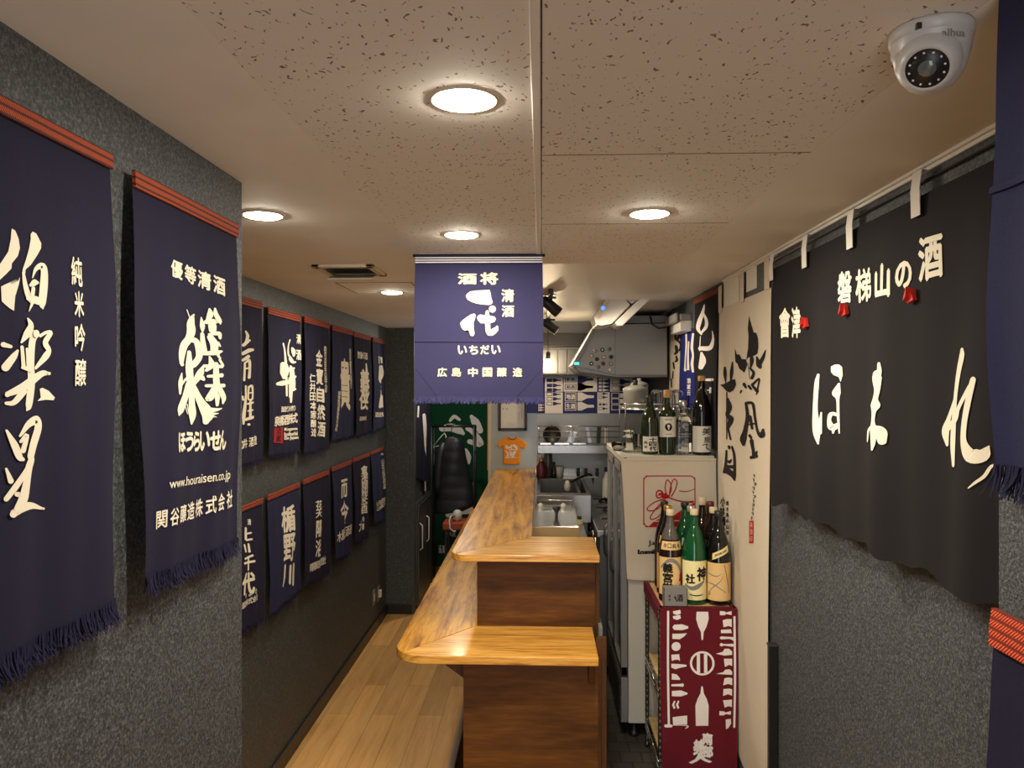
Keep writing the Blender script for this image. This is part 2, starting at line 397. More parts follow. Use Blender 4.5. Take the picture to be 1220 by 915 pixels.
class Ink:
    """marks on a flat sheet in 2-D: each mark is (verts, faces, material)"""
    def __init__(self, ox=0, oy=0, sc=1, m='ink'):
        self.set(ox, oy, sc); self.m = m; self.marks = []
    def set(self, ox, oy, sc): self.ox, self.oy, self.sc = ox, oy, sc; return self
    def X(self, u, v): return (self.ox + u / self.sc, self.oy + v / self.sc)
    def g(self, t, u, v, w, h, k=0, bold=.03, m=None):
        V, F = glyph(t)
        for dx, dy in ((0, 0), (bold, 0), (-bold, 0), (0, bold), (0, -bold)) if bold else ((0, 0),):
            self.marks.append(([self.X(u + (x + dx) * w, v - (y + dy) * h + k * x * w) for x, y in V], F, m or self.m))
        return self
    def line(self, t, u0, v0, u1, v1, w, h, k=None, bold=.03, m=None):
        n = len(t)
        if k is None: k = (v1 - v0) / (u1 - u0) if abs(u1 - u0) > abs(v1 - v0) * .4 else 0
        for i, ch in enumerate(t):
            if ch == ' ': continue
            f = i / (n - 1) if n > 1 else 0
            self.g(ch, u0 + (u1 - u0) * f, v0 + (v1 - v0) * f, w, h, k, bold, m)
        return self
    def r(self, *pts, m=None, cap=True):
        P = catmull(pts)
        L, R = [], []
        for i, p in enumerate(P):
            d = P[min(i + 1, len(P) - 1)][:2] - P[max(i - 1, 0)][:2]
            n = np.array([-d[1], d[0]]) / (np.hypot(*d) + 1e-9); w = max(p[2], 1e-4) / 2
            L.append(p[:2] + n * w); R.append(p[:2] - n * w)
        V = [self.X(*p) for p in L] + [self.X(*p) for p in R]; N = len(P)
        F = [[i, i + 1, N + i + 1, N + i] for i in range(N - 1)]
        if cap:
            for (c, a) in ((P[0], 0), (P[-1], 1)):
                b = len(V); w = max(c[2], 1e-4) / 2
                V += [self.X(c[0] + w * math.cos(2 * PI * k / 12), c[1] + w * math.sin(2 * PI * k / 12)) for k in range(12)]
                self.marks.append((V[b:], [list(range(12))], m or self.m)); V = V[:b]
        self.marks.append((V, F, m or self.m)); return self
    def p(self, *pts, m=None):
        self.marks.append(([self.X(*p) for p in pts], [list(range(len(pts)))], m or self.m)); return self
    def c(self, u, v, r, m=None, n=20):
        return self.p(*[(u + r * math.cos(2 * PI * k / n), v + r * math.sin(2 * PI * k / n)) for k in range(n)], m=m)
    def rect(self, u0, v0, u1, v1, m=None): return self.p((u0, v0), (u1, v0), (u1, v1), (u0, v1), m=m)
    def put(self, mb, fn, maxlen, off=.0012, step=.00006):
        """fn((u,v), offset) -> 3-D point; long edges are cut so the print follows the cloth"""
        for li, (V, F, m) in enumerate(self.marks):
            t = bmesh.new(); vs = [t.verts.new((x, y, 0)) for x, y in V]
            for f in F:
                try: t.faces.new([vs[i] for i in f])
                except ValueError: pass
            bmesh.ops.triangulate(t, faces=t.faces[:])
            for _ in range(6):
                le = [e for e in t.edges if e.calc_length() > maxlen]
                if not le: break
                bmesh.ops.subdivide_edges(t, edges=le, cuts=1)
                bmesh.ops.triangulate(t, faces=[f for f in t.faces if len(f.verts) > 3])
            i = mb.mi(m); mp = {}
            for v in t.verts: mp[v] = mb.bm.verts.new(fn((v.co.x, v.co.y), off + step * (li % 25)))
            for f in t.faces:
                try: g = mb.bm.faces.new([mp[v] for v in f.verts])
                except ValueError: continue
                g.material_index = i; g.smooth = True
            t.free()
        self.marks = []

def homog(src, dst):
    A = []
    for (x, y), (u, v) in zip(src, dst):
        A.append([x, y, 1, 0, 0, 0, -u * x, -u * y, -u]); A.append([0, 0, 0, x, y, 1, -v * x, -v * y, -v])
    H = np.linalg.svd(np.array(A, float))[2][-1].reshape(3, 3)
    return H
class Cloth:
    """a hanging sheet between four 3-D corners, n = the side it is seen from"""
    def __init__(self, TL, TR, BL, BR, n, amp=.004, freq=2.0, ph=0., belly=.006, edge=.006, seed=0):
        self.c = [Vector(p) for p in (TL, TR, BL, BR)]; self.n = Vector(n).normalized()
        self.amp, self.freq, self.ph, self.belly, self.edge = amp, freq, ph, belly, edge
        self.W = (self.c[1] - self.c[0]).length; self.H = (self.c[2] - self.c[0]).length
        self.H3 = homog([proj(p) for p in self.c], [(0, 0), (1, 0), (0, 1), (1, 1)])
        rr = random.Random(seed); self.q = [rr.uniform(0, 6.28) for _ in range(6)]
    def pos(self, s, t, off=0):
        a, b, c, d = self.c
        x = s + self.edge / self.W * (s - .5) * 2 * (math.sin(5 * t + self.q[0]) - math.sin(self.q[0])) * .6
        P = (a * (1 - x) + b * x) * (1 - t) + (c * (1 - x) + d * x) * t
        k = max(0., min(1., t * 1.3)) ** .8
        o = self.amp * k * (math.sin(2 * PI * self.freq * s + self.ph + .8 * math.sin(2.2 * t + self.q[1])) + .5 * math.sin(2 * PI * self.freq * 2.1 * s + self.q[2] + 1.5 * t))
        o += self.belly * math.sin(PI * min(t, 1)) + .0022 * math.sin(9 * t + 3 * s + self.q[3]) * min(1, 4 * t)
        return P + self.n * (o + off)
    def px(self, uv, off=0):
        w = self.H3 @ np.array([uv[0], uv[1], 1.0]); return self.pos(w[0] / w[2], w[1] / w[2], off)
    def sheet(self, mb, m, nx=40, ny=50, t0=0, t1=1, off=0, s0=0, s1=1, hem=None):
        i = mb.mi(m)
        hem = hem or (lambda s: 0)
        G = [[mb.bm.verts.new(self.pos(s0 + (s1 - s0) * a / nx, t0 + (t1 - t0) * b / ny + hem(s0 + (s1 - s0) * a / nx) * (b / ny), off)) for a in range(nx + 1)] for b in range(ny + 1)]
        for b in range(ny):
            for a in range(nx):
                f = mb.bm.faces.new((G[b][a], G[b + 1][a], G[b + 1][a + 1], G[b][a + 1])); f.smooth = True; f.material_index = i
    def slab(self, mb, m, t0, t1, th, nx=30, s0=0, s1=1, off=0):
        """a band with thickness"""
        i = mb.mi(m); sec = [(t0, 0), (t0, th), ((t0 + t1) / 2, th * 1.15), (t1, th), (t1, 0)]
        G = [[mb.bm.verts.new(self.pos(s0 + (s1 - s0) * a / nx, t, off + o)) for t, o in sec] for a in range(nx + 1)]
        n = len(sec)
        for a in range(nx):
            for k in range(n):
                f = mb.bm.faces.new((G[a][k], G[a][(k + 1) % n], G[a + 1][(k + 1) % n], G[a + 1][k])); f.material_index = i
        for R in (G[0], G[-1]):
            f = mb.bm.faces.new(R); f.material_index = i
    def fringe(self, mb, m, length, count, seed=1, t=1.0):
        i = mb.mi(m); rr = random.Random(seed); dwn = Vector((0, 0, -1)); along = (self.c[3] - self.c[2]).normalized()
        for k in range(count):
            s = (k + rr.random()) / count; p = self.pos(s, t, rr.uniform(-.002, .004))
            L = length * rr.uniform(.6, 1.0); lean = rr.uniform(-.5, .5); lo = rr.uniform(-.1, .35); w = rr.uniform(.0012, .0030)
            pts = []
            for j in range(4):
                f = j / 3; q = p + dwn * L * f + along * (lean * L * f * f) + self.n * (lo * L * f * f)
                ww = w * (1 - .5 * f); pts.append((mb.bm.verts.new(q - along * ww), mb.bm.verts.new(q + along * ww)))
            for (a, b), (c, d) in zip(pts, pts[1:]):
                g = mb.bm.faces.new((a, c, d, b)); g.material_index = i

# ---------------------------------------------------------------- the room
XL, XN, XR, XRN = -1.33, -.718, .85, .581        # recess wall, near stub wall, right wall, right stub wall
YN, YB, YK, CZ, KF = 1.8175, 6.55, 6.2, 2.452, .22
def sbox(name, a, b, m, bev=0): return struct(MB().box(a, b, m, bev).build(name))
sbox('floor', (-1.45, -2, -.1), (.275, 8.7, 0), 'floor')
b = MB(); b.box((.275, 2.95, -.1), (.86, YK, KF), 'floork'); b.box((-.02, 3.7, .0), (.275, YK, KF), 'floork'); struct(b.build('floor_kitchen'))
sbox('floor_entrance', (.275, -2, -.1), (.95, 2.95, 0), 'floor')
# ceiling: plain strip, two rows of perforated boards, smooth kitchen panels
b = MB()
b.box((-1.5, -2, CZ), (-.455, 8.7, CZ + .1), 'ceil')
b.box((-.453, -2, CZ - .002), (-.0012, 3.085, CZ + .1), 'ceil_tile'); b.box((-.453, 3.085, CZ), (-.003, 8.7, CZ + .1), 'ceil')
b.box((.0012, -2, CZ), (.56, 3.085, CZ + .1), 'ceil_tile'); b.box((.5605, -2, CZ), (.86, 3.085, CZ + .1), 'ceil')
b.box((-.003, 3.092, CZ + .002), (.86, 3.975, CZ + .1), 'ceil_kit'); b.box((-.003, 3.981, CZ + .003), (.86, 6.4, CZ + .1), 'ceil_kit')
b.box((-.5, -2, CZ + .012), (.9, 8.7, CZ + .09), 'seam')
struct(b.build('ceiling'))
b = MB(); b.box((-.016, -2, CZ - .0045), (-.002, 3.08, CZ + .002), 'ceil', .001); struct(b.build('trim_1'))
b = MB(); b.box((XR - .016, 1.0, CZ - .008), (XR, 3.6, CZ), 'ceil', .002); b.box((XR - .008, 1.0, CZ - .016), (XR, 3.6, CZ - .006), 'ceil', .002); struct(b.build('trim_2'))
b = MB()
for y in (1.62, 2.32):
    b.box((.003, y, CZ - .0006), (.56, y + .003, CZ + .01), 'seam')
struct(b.build('trim_3'))
sbox('wall_left_near', (-1.45, -2, 0), (XN, YN, CZ), 'wall')
sbox('wall_left', (-1.45, YN, 0), (XL, 8.7, CZ), 'wall_smooth')
sbox('wall_back_left', (XL, YB, 0), (-1.11, YB + .1, CZ), 'wall_smooth')
sbox('wall_back', (-.425, YB - .02, 0), (-.02, YB + .1, CZ), 'bluewall')
sbox('trim_4', (-.452, YB - .035, 0), (-.425, YB + .1, CZ), 'trimw')
sbox('wall_kitchen', (-.035, YK, 0), (.95, YK + .1, CZ), 'splash')
sbox('wall_right', (XR, .95, 0), (.95, YK + .1, CZ), 'wall')
sbox('wall_right_near', (XRN, -2, 0), (.95, 1.0, CZ), 'wall')
sbox('wall_far', (-1.45, 8.6, 0), (.3, 8.7, CZ), 'wall_smooth')
sbox('wall_far_right', (-.1, YB + .1, 0), (.0, 8.6, CZ), 'wall_smooth')
b = MB(); b.box((XL, YN, 0), (XL + .014, YB, .085), 'base', .003); struct(b.build('baseboard_left'))
b = MB(); b.box((XL + .014, YB - .014, 0), (-1.11, YB, .085), 'base', .003); struct(b.build('baseboard_back'))
b = MB(); b.box((-1.112, YB - .004, 0), (-1.09, YB + .1, CZ), 'wall_smooth'); struct(b.build('trim_5'))

# ---------------------------------------------------------------- downlights
def downlight(px, label, name='downlight', r=.048, group='round ceiling downlights'):
    P = onZ(px[0], px[1], CZ)
    t = thing(name, label, 'ceiling light', (P.x, P.y, CZ), group)
    b = MB(True); b.lathe([(r + .004, .004), (r + .0032, -.0030), (r + .008, -.0042), (r + .011, -.0022), (r + .012, .001)], 'trimw', 36); b.build('trim_ring', t)
    b = MB(True); b.lathe([(r + .0031, -.0031), (r * .95, -.0062), (r * .7, -.0080), (0, -.0088)], 'lampd', 36); b.build('diffuser', t)
    return t
for px, lb in [((553, 118), 'large bright downlight in the ceiling boards, the one closest to the entrance'),
               ((313, 256), 'warm downlight in the plain ceiling beside the end of the near dark wall'),
               ((550, 279), 'warm downlight directly in front of the hanging blue apron banner'),
               ((774, 254), 'warm downlight in the ceiling boards between the white banner and the ceiling seam'),
               ((467, 348), 'small warm downlight beyond the air vent over the aisle')]:
    downlight(px, lb)
# two unseen downlights added over the entrance, for more light from behind the viewer
for x, y in ((-.1, -.55), (.0, -1.5)):
    P = proj((x, y, CZ)); t = thing('downlight', 'unseen warm downlight added for light over the entrance, outside the picture', 'ceiling light', (x, y, CZ), 'round ceiling downlights')
    b = MB(True); b.lathe([(.052, .004), (.051, -.004), (.057, -.006), (.061, -.003), (.062, .001)], 'trimw', 36); b.build('trim_ring', t)
    b = MB(True); b.lathe([(.051, -.0035), (.046, -.0075), (.035, -.0095), (0, -.0105)], 'lampd', 36); b.build('diffuser', t)

# air vent
P0, P1 = onZ(384, 321, CZ), onZ(452, 321, CZ)
cx, cy = (P0.x + P1.x) / 2, P0.y
t = thing('air_vent', 'rectangular ceiling air vent with a dark slot over the aisle', 'vent', (cx, cy, CZ))
b = MB(); w, d = .125, .14
for a, c in (((cx - w, cy - d, CZ - .012), (cx + w, cy - d + .035, CZ)), ((cx - w, cy + d - .035, CZ - .012), (cx + w, cy + d, CZ)), ((cx - w, cy - d, CZ - .012), (cx - w + .03, cy + d, CZ)), ((cx + w - .03, cy - d, CZ - .012), (cx + w, cy + d, CZ))): b.box(a, c, 'trimw', .002)
b.build('vent_frame', t)
b = MB(); b.box((cx - w + .03, cy - d + .035, CZ - .004), (cx + w - .03, cy + d - .035, CZ - .001), 'dark'); b.build('dark_slot', t)
b = MB(); b.box((cx - w + .03, cy - .02, CZ - .03), (cx + w - .03, cy + d - .04, CZ - .024), 'trimw', rot=Matrix.Rotation(.25, 3, 'X')); b.build('deflector_blade', t)
b = MB(); b.box((-.98, 3.62, CZ - .0012), (-.62, 3.625, CZ), 'seam'); b.box((-.98, 4.05, CZ - .0012), (-.62, 4.055, CZ), 'seam'); b.box((-.622, 3.62, CZ - .0012), (-.617, 4.055, CZ), 'seam'); b.box((-.982, 3.62, CZ - .0012), (-.977, 4.055, CZ), 'seam')
b.box((-.975, 3.627, CZ - .001), (-.624, 4.048, CZ), 'ceil'); struct(b.build('trim_6'))

# ---------------------------------------------------------------- aprons on the left
def apron(label, TL, TR, BL, BR, n, ink=None, cloth='navy', band='orange', bt=.045, fr=.035, nf=150, seed=0, group=None, amp=.004, freq=2.2, belly=.006, edge=.006, fringe_m='fringe', nx=40, ny=56, bandslab=True):
    c = Cloth(TL, TR, BL, BR, n, amp, freq, seed * 1.7, belly, edge, seed)
    ctr = (Vector(TL) + Vector(TR)) / 2
    t = thing('sake_apron', label, 'apron', ctr, group)
    b = MB(); c.sheet(b, cloth, nx, ny, bt * .5)
    if ink: ink.put(b, c.px, .9 * ink_len(c))
    b.build('apron_cloth', t)
    if bandslab:
        b = MB(); c.slab(b, band, 0, bt, .006); b.build('waistband', t)
    if fr:
        b = MB(); c.fringe(b, fringe_m, fr, nf, seed + 3, .995); b.build('fringe', t)
    return t, c
def ink_len(c):
    # longest edge of a mark, in photograph pixels, that still follows the cloth
    a = [proj(p) for p in c.c]; wpx = math.dist(a[0], a[1]); return max(1.2, wpx / c.W * .02)
def lw(px, X, off): return onX(px[0], px[1], X + off)
NX = (1, 0, 0)
# 1: the large apron cut by the photograph's edge
y1 = onX(130, 180, XN + .012).y; y0 = y1 - .465
zt = (onX(130, 180, XN + .012).z + onX(0, 119, XN + .012).z) / 2; zb = onX(139, 714, XN + .03).z
ik = Ink(0, 260, 5.086)
ik.p((52,75),(70,90),(88,140),(93,195),(78,243),(42,288),(38,320),(10,350),(-30,390),(-30,300),(0,255),(25,215),(42,140),(47,85))
ik.p((-25,430),(0,448),(14,490),(38,478),(58,420),(86,372),(78,410),(52,490),(46,540),(42,578),(22,565),(0,545),(-25,520))
ik.p((165,110),(180,92),(205,105),(238,165),(235,195),(205,240),(160,295),(122,325),(118,352),(100,358),(103,325),(125,270),(150,200),(165,140))
ik.r((106,345,16),(115,420,30),(134,490,36),(152,525,20)).r((166,374,8),(192,322,26),(236,303,42),(250,340,46),(243,430,54),(230,530,50),(235,563,10))
ik.r((130,500,30),(170,508,46),(220,522,46)).r((160,520,26),(130,580,4)).r((148,420,20),(175,405,40),(200,405,18)).r((165,440,26),(158,475,30))
ik.set(0, 380, 3.52)
ik.r((82,10,8),(95,40,28),(75,75,30),(50,110,8)).r((122,74,34),(104,110,34),(96,200,34),(98,280,38),(86,370,34),(76,393,10))
ik.r((72,85,20),(105,70,26),(122,74,20)).r((55,130,14),(60,215,18)).r((76,138,12),(80,205,16)).r((55,215,14),(95,225,24)).r((145,82,14),(175,68,14),(195,70,18),(170,110,26),(186,142,22),(170,170,30),(118,217,14))
ik.r((-20,120,22),(8,128,14)).r((-15,215,34),(18,170,26),(34,145,10)).r((-10,330,20),(50,302,34),(110,265,36),(160,240,26),(188,240,14)).r((-10,366,14),(20,362,22),(60,315,30))
ik.p((145,305),(160,300),(190,312),(217,340),(212,352),(180,350),(133,356),(152,340))
ik.r((45,502,10),(85,452,30),(130,437,40),(140,470,44),(116,535,44),(102,585,40)).r((-10,480,10),(25,545,30),(45,590,28),(62,600,14)).r((48,525,14),(75,500,22),(60,562,24))
ik.r((105,600,36),(90,640,40),(82,700,40),(70,760,46),(45,805,34)).r((-10,640,10),(10,690,24)).r((-6,765,22),(40,700,26),(78,640,20)).r((25,828,30),(70,800,38),(130,792,26),(188,803,10)).r((40,745,20),(78,752,24))
ik.set(0, 260, 5.086)
ik.g('純', 440, 335, 62, 170, .2, .025).g('米', 447, 535, 54, 150, .1).g('吟', 448, 738, 60, 160, 0)
ik.set(0, 380, 3.52); ik.g('醸', 313, 236, 46, 112, 0, .02)
A1, _ = apron('large navy sake apron with three huge brush characters, cut by the picture edge', (XN + .012, y0, zt), (XN + .012, y1, zt), (XN + .03, y0, zb), (XN + .03, onX(139, 714, XN + .03).y, zb), NX, ik, bt=.035, fr=.042, nf=620, seed=1, group='navy sake aprons on the near wall', ny=70)
# 2
ik = Ink(180, 300, 7.627)
ik.line('優等清酒', 212, 198, 588, 332, 104, 158, .36, .035)
ik.set(180, 360, 5.72)
ik.r((225,85,5),(243,140,6)).r((272,120,16),(262,150,42),(255,185,56),(258,230,62),(240,285,50),(206,335,50),(190,400,44),(186,465,26)).r((240,295,24),(288,300,42),(308,350,50),(308,410,48),(275,455,46),(240,470,44))
ik.r((238,380,26),(236,480,48),(240,560,48),(245,600,60)).r((185,525,8),(172,590,34),(166,662,18)).r((213,560,14),(180,602,16)).r((225,600,34),(200,690,42),(165,770,52),(150,808,14))
ik.r((245,600,40),(245,720,42),(248,800,52),(240,865,12)).r((258,610,34),(302,700,56),(350,790,68),(345,850,34)).r((350,772,44),(400,765,20),(432,755,5)).r((380,795,20),(412,790,4)).r((375,810,12),(400,815,4)).r((255,600,30),(308,530,52),(332,480,18)).r((325,550,34),(335,562,20)).r((215,735,6),(222,790,6)).r((200,745,5),(215,800,5))
ik.r((375,75,14),(378,110,34),(365,150,24)).r((405,70,14),(410,110,30),(432,155,32),(437,175,10)).r((355,165,28),(400,160,36),(425,165,10)).r((390,190,46),(390,222,40)).r((330,135,8),(335,190,30),(336,235,10)).r((333,250,24),(335,300,30),(343,380,34)).r((370,250,14),(425,243,30),(432,272,22)).r((375,270,34),(395,320,46),(390,370,36)).r((415,310,22),(430,330,10)).r((345,385,24),(400,375,34),(440,365,12)).r((410,380,24),(425,412,14))
ik.r((370,405,10),(378,460,32),(352,500,18)).r((425,425,18),(447,462,20)).r((342,470,22),(440,470,22)).r((400,455,28),(400,560,36),(405,640,38),(402,735,16)).r((360,540,18),(436,530,28)).r((350,605,20),(450,600,26)).r((392,620,36),(362,690,38),(350,690,18)).r((415,620,36),(445,680,42),(440,718,18))
ik.set(170, 510, 6.53)
ik.line('ほうらいせん', 262, 150, 583, 125, 62, 140, -.12, .05)
ik.g('www.houraisen.co.jp', 414, 436, 505, 92, -.175, .0016)
ik.line('関谷醸造株式会社', 122, 738, 672, 568, 62, 128, -.3, .02)
xo = XN + .02
TL, TR = lw((157, 204), XN, .014), lw((281, 266), XN, .014); BL, BR = lw((172, 690), XN, .035), lw((286, 641), XN, .022)
TL.z = TR.z = (TL.z + TR.z) / 2
apron('navy sake apron with a web address under its large lettering, nearest the wall end', TL, TR, BL, BR, NX, ik, bt=.042, fr=.042, nf=560, seed=2, group='navy sake aprons on the near wall', ny=70, edge=.016)
# the two rows on the recessed wall
def small(label, tl, tr, br, bl, ik, seed, cloth='navy', bt=.05, group='upper row of small sake aprons', hid=None):
    TL, TR, BR, BL = lw(tl, XL, .012), lw(tr, XL, .012), lw(br, XL, .03), lw(bl, XL, .04)
    if hid:      # its far side is behind the near wall: carry it on to its full width
        TL = TR + (TL - TR).normalized() * hid; BL = BR + (BL - BR).normalized() * hid
    TL.z = TR.z = (TL.z + TR.z) / 2
    apron(label, TL, TR, BL, BR, NX, ik, cloth, bt=bt, fr=.028, nf=240, seed=seed, group=group, nx=24, ny=36, amp=.005, edge=.007)
G1, G2 = 'upper row of small sake aprons', 'lower row of small sake aprons'
ik = Ink(284, 350, 4.35)
ik.r((32,210,10),(40,235,16),(30,270,14)).r((18,285,16),(40,262,18),(48,258,12)).r((14,330,18),(45,312,20),(65,308,12)).r((14,365,14),(40,345,18)).r((22,380,10),(20,470,10)).r((28,375,10),(44,365,14),(46,420,12),(44,455,14)).r((24,410,8),(44,405,8))
ik.r((28,500,10),(30,560,12),(24,640,16),(22,690,8)).r((14,555,12),(20,570,10)).r((44,505,10),(60,500,12),(62,560,10),(44,565,8),(44,510,8)).r((46,535,6),(60,532,6)).r((42,590,10),(66,582,10)).r((52,570,8),(52,655,10)).r((34,668,14),(66,655,14)).r((44,625,8),(62,620,8))
ik.c(46, 692, 6).line('井酒造', 30, 785, 84, 768, 20, 44, -.25, 0.0260).line('武の', -10, 800, 12, 794, 20, 44, -.25, 0.0260)
small('narrow navy apron with two brush characters, half hidden behind the near wall end', (288, 353), (311.6, 360.3), (312.4, 547), (288, 553), ik, 11, hid=.47)
ik = Ink(315, 365, 5.08)
ik.g('清', 204, 205, 24, 60, .1).g('酒', 200, 305, 24, 62, .1)
ik.r((108,235,8),(115,280,8),(118,350,12)).r((152,212,8),(138,250,10),(136,300,14),(150,320,14)).r((165,265,14),(172,285,26),(172,310,14)).r((150,330,26),(165,350,18),(182,350,8)).p((88,360),(100,350),(122,355),(135,390),(130,420),(115,455),(100,455),(85,420)).r((72,485,18),(100,480,30),(135,470,20)).r((130,400,30),(150,395,20),(172,388,12)).r((118,440,10),(118,555,8)).r((135,450,14),(138,560,16)).r((152,380,18),(152,500,22),(154,592,12)).r((165,400,12),(170,480,18),(168,520,14)).r((135,460,18),(178,440,14)).r((140,500,14),(178,515,12))
ik.line('酒造りは米作り', 98, 636, 176, 628, 13, 32, -.1, 0.0195).line('泉橋酒造株式', 72, 706, 180, 686, 24, 58, -.2, 0.0260)
ik.p((60, 748), (104, 737), (106, 832), (62, 830), m='redink').line('酒蔵', 84, 762, 85, 805, 26, 40, -.1, .02, 'blackink')
ik.g('Kanagawa', 152, 752, 80, 22, -.08, 0.0130).g('Izumibashi', 152, 778, 80, 22, -.08, 0.0130).g('Ebina Japan', 154, 803, 82, 24, -.08, 0.0130)
small('navy apron with a flowing white brush mark above a small red stamp', (318, 366.6), (357.3, 375), (356.7, 537), (319.5, 542), ik, 12)
ik.line('金寶自然酒', 326, 300, 336, 735, 42, 92, .12, 0.0325).line('仁井田本家醸造', 284, 418, 290, 755, 26, 50, .1, 0.0228).line('自然米百年の田んぼ', 362, 245, 364, 490, 14, 30, .1, 0.0195)
small('navy apron with a tall column of five heavy characters between two small columns', (362, 376.4), (391, 384.7), (393.7, 531), (362, 540), ik, 13)
ik = Ink(390, 380, 6.1)
ik.g('貴', 120, 460, 66, 356, .15, .028)
ik.line('純米吟醸清酒の酒蔵元', 162, 220, 165, 470, 16, 30, .1, 0.0260).line('越後魚沼酒造株式会社', 76, 520, 55, 795, 15, 30, -.2, 0.0195)
small('bluish navy apron with one broad white brush figure and fine columns either side', (395.4, 387.4), (419, 393), (422, 518.5), (396, 525), ik, 14, 'navy2')
ik.line('惣誉の酒', 226, 265, 280, 275, 16, 50, .15, 0.0260)
ik.r((278,330,6),(280,400,14)).g('義', 266, 470, 60, 190, .05, 0.0325).g('侠', 262, 600, 62, 120, .05, 0.0455)
ik.line('酒造株式会社', 238, 728, 282, 722, 9, 30, -.1, 0.0195)
small('navy apron with two dense stacked characters under a short line, upper row', (421, 394.4), (440.5, 400.5), (442.3, 513), (423.5, 520), ik, 15)
ik.r((372,275,8),(370,325,6)).r((388,285,14),(390,320,10)).r((374,345,10),(376,440,28),(384,468,10)).r((388,345,14),(395,400,14),(388,440,10)).r((385,490,8),(388,500,6)).r((388,520,8),(385,580,18),(378,640,22)).r((392,560,12),(395,640,12)).line('酒造株', 360, 698, 396, 696, 16, 36, -.05, 0.0195)
small('bluish navy apron with thin loose writing, last of the upper row at the corner', (443.5, 401.4), (457.5, 405.4), (458.3, 507), (444.5, 515), ik, 16, 'navy2')
ik = Ink(284, 570, 4.82)
ik.g('清', 56, 262, 18, 36, 0, 0.0260).r((36,300,14),(34,365,16)).r((36,335,10),(62,328,10)).r((40,372,12),(64,366,10)).r((22,400,10),(30,440,12)).r((48,395,10),(52,440,12))
ik.g('千', 46, 505, 58, 84, -.25, 0.0390).g('代', 44, 622, 66, 118, -.2, 0.0390).line('ちよの', 38, 690, 86, 664, 12, 28, -.4, 0.0195).line('酒造株式会社', 20, 745, 92, 695, 14, 34, -.5, 0.0195)
small('navy apron with a slanting column of characters, lower row, partly behind the near wall end', (288, 602), (312, 592.4), (315.5, 735), (288, 751), ik, 17, group=G2, hid=.47)
ik.g('楯', 282, 240, 72, 150, -.3, 0.0325).g('野', 284, 405, 64, 150, -.3, 0.0325).g('川', 284, 562, 62, 120, -.2, 0.0390)
small('bluish navy apron with three evenly spaced bold white characters, lower row', (317.6, 589.7), (356, 573.7), (358, 702), (322, 733), ik, 18, 'navy2', group=G2)
ik = Ink(355, 530, 5.72)
ik.g('花', 132, 420, 40, 62, -.2, 0.0260).g('天', 130, 480, 42, 56, -.2, 0.0260).g('陽', 134, 585, 42, 110, -.2, 0.0390).g('浴', 132, 715, 40, 110, -.2, 0.0260).line('はなあび', 152, 590, 150, 700, 8, 24, 0, 0.0195).line('南陽醸造株式会社', 92, 842, 174, 792, 15, 52, -.5, 0.0130)
small('dark navy apron with a slim column of small brush characters, lower row', (360.6, 570.6), (391, 559.4), (391.7, 681), (363, 698), ik, 19, group=G2)
ik.g('而', 308, 325, 42, 130, -.25, 0.0325).g('今', 308, 488, 48, 145, -.25, 0.0390).c(316, 562, 4).line('木屋正酒造', 276, 650, 346, 600, 17, 60, -.6, 0.0195)
small('bluish navy apron with two clear upright characters and a slanted maker line', (395, 556), (418.3, 547.5), (418, 658.5), (399, 667), ik, 20, 'navy2', group=G2)
ik.line('會津娘純米酒', 446, 195, 442, 470, 40, 62, -.3, 0.0292).g('大', 420, 575, 16, 60, -.2, 0.0325).line('吟醸', 444, 535, 442, 575, 12, 36, -.2, 0.0260)
small('navy apron with one tight continuous column of outlined characters, lower row', (420, 545), (440.3, 539), (439.3, 637), (424, 646), ik, 21, group=G2)
ik.g('純', 570, 75, 16, 20, 0, 0.0260).line('山形正宗酒造', 574, 130, 582, 310, 16, 34, -.2, 0.0195).line('水戸部酒造株', 536, 425, 584, 395, 10, 32, -.5, 0.0195).line('山形県天童市', 540, 452, 584, 424, 9, 24, -.5, 0.0195)
small('small bluish navy apron with one thin column, last of the lower row', (441, 537), (457.3, 532), (458, 618.5), (445, 623), ik, 22, 'navy2', group=G2)

# wall socket plates near the corner
for px, lb in (((445, 712), 'pale wall socket plate low on the aisle wall, the one with the taller cover'), ((450.5, 707), 'pale wall socket with a small plug low on the aisle wall by the corner')):
    P = onX(px[0], px[1], XL); t = thing('wall_socket', lb, 'socket', (XL, P.y, P.z), 'socket plates on the aisle wall')
    b = MB(); b.box((XL, P.y - .038, P.z - .06), (XL + .006, P.y + .038, P.z + .06), 'grey', .002); b.build('cover_plate', t)
    b = MB(); b.box((XL + .006, P.y - .014, P.z - .03), (XL + .010 + (.018 if px[0] > 448 else 0), P.y + .014, P.z + .03), 'cream', .002); b.build('socket_insert', t)

# ---------------------------------------------------------------- hanging centre banner
YC = 2.62
YC = onZ(570, 304, CZ - .006).y
ik = Ink(480, 290, 4.578, 'ink2')
ik.g('酒', 352, 192, 96, 56, 0, .045).g('将', 470, 190, 92, 62, 0, .045).g('清', 571, 282, 66, 66, 0, .035).g('酒', 572, 366, 64, 60, 0, .035)
ik.p((345,285),(352,272),(368,260),(400,255),(440,253),(473,252),(478,268),(482,295),(490,318),(484,328),(470,333),(430,330),(400,325),(372,315),(352,302))
ik.p((314,432),(322,420),(345,402),(372,384),(390,379),(398,388),(394,408),(386,428),(387,460),(392,488),(384,502),(370,500),(362,480),(358,452),(342,474),(328,466),(318,450))
ik.p((404,400),(412,388),(425,384),(447,390),(452,366),(460,360),(468,366),(472,390),(500,396),(507,408),(500,424),(476,432),(478,466),(500,455),(515,443),(520,452),(503,468),(521,470),(506,488),(488,500),(464,499),(452,480),(448,432),(425,432),(410,416))
ik.c(488, 355, 19)
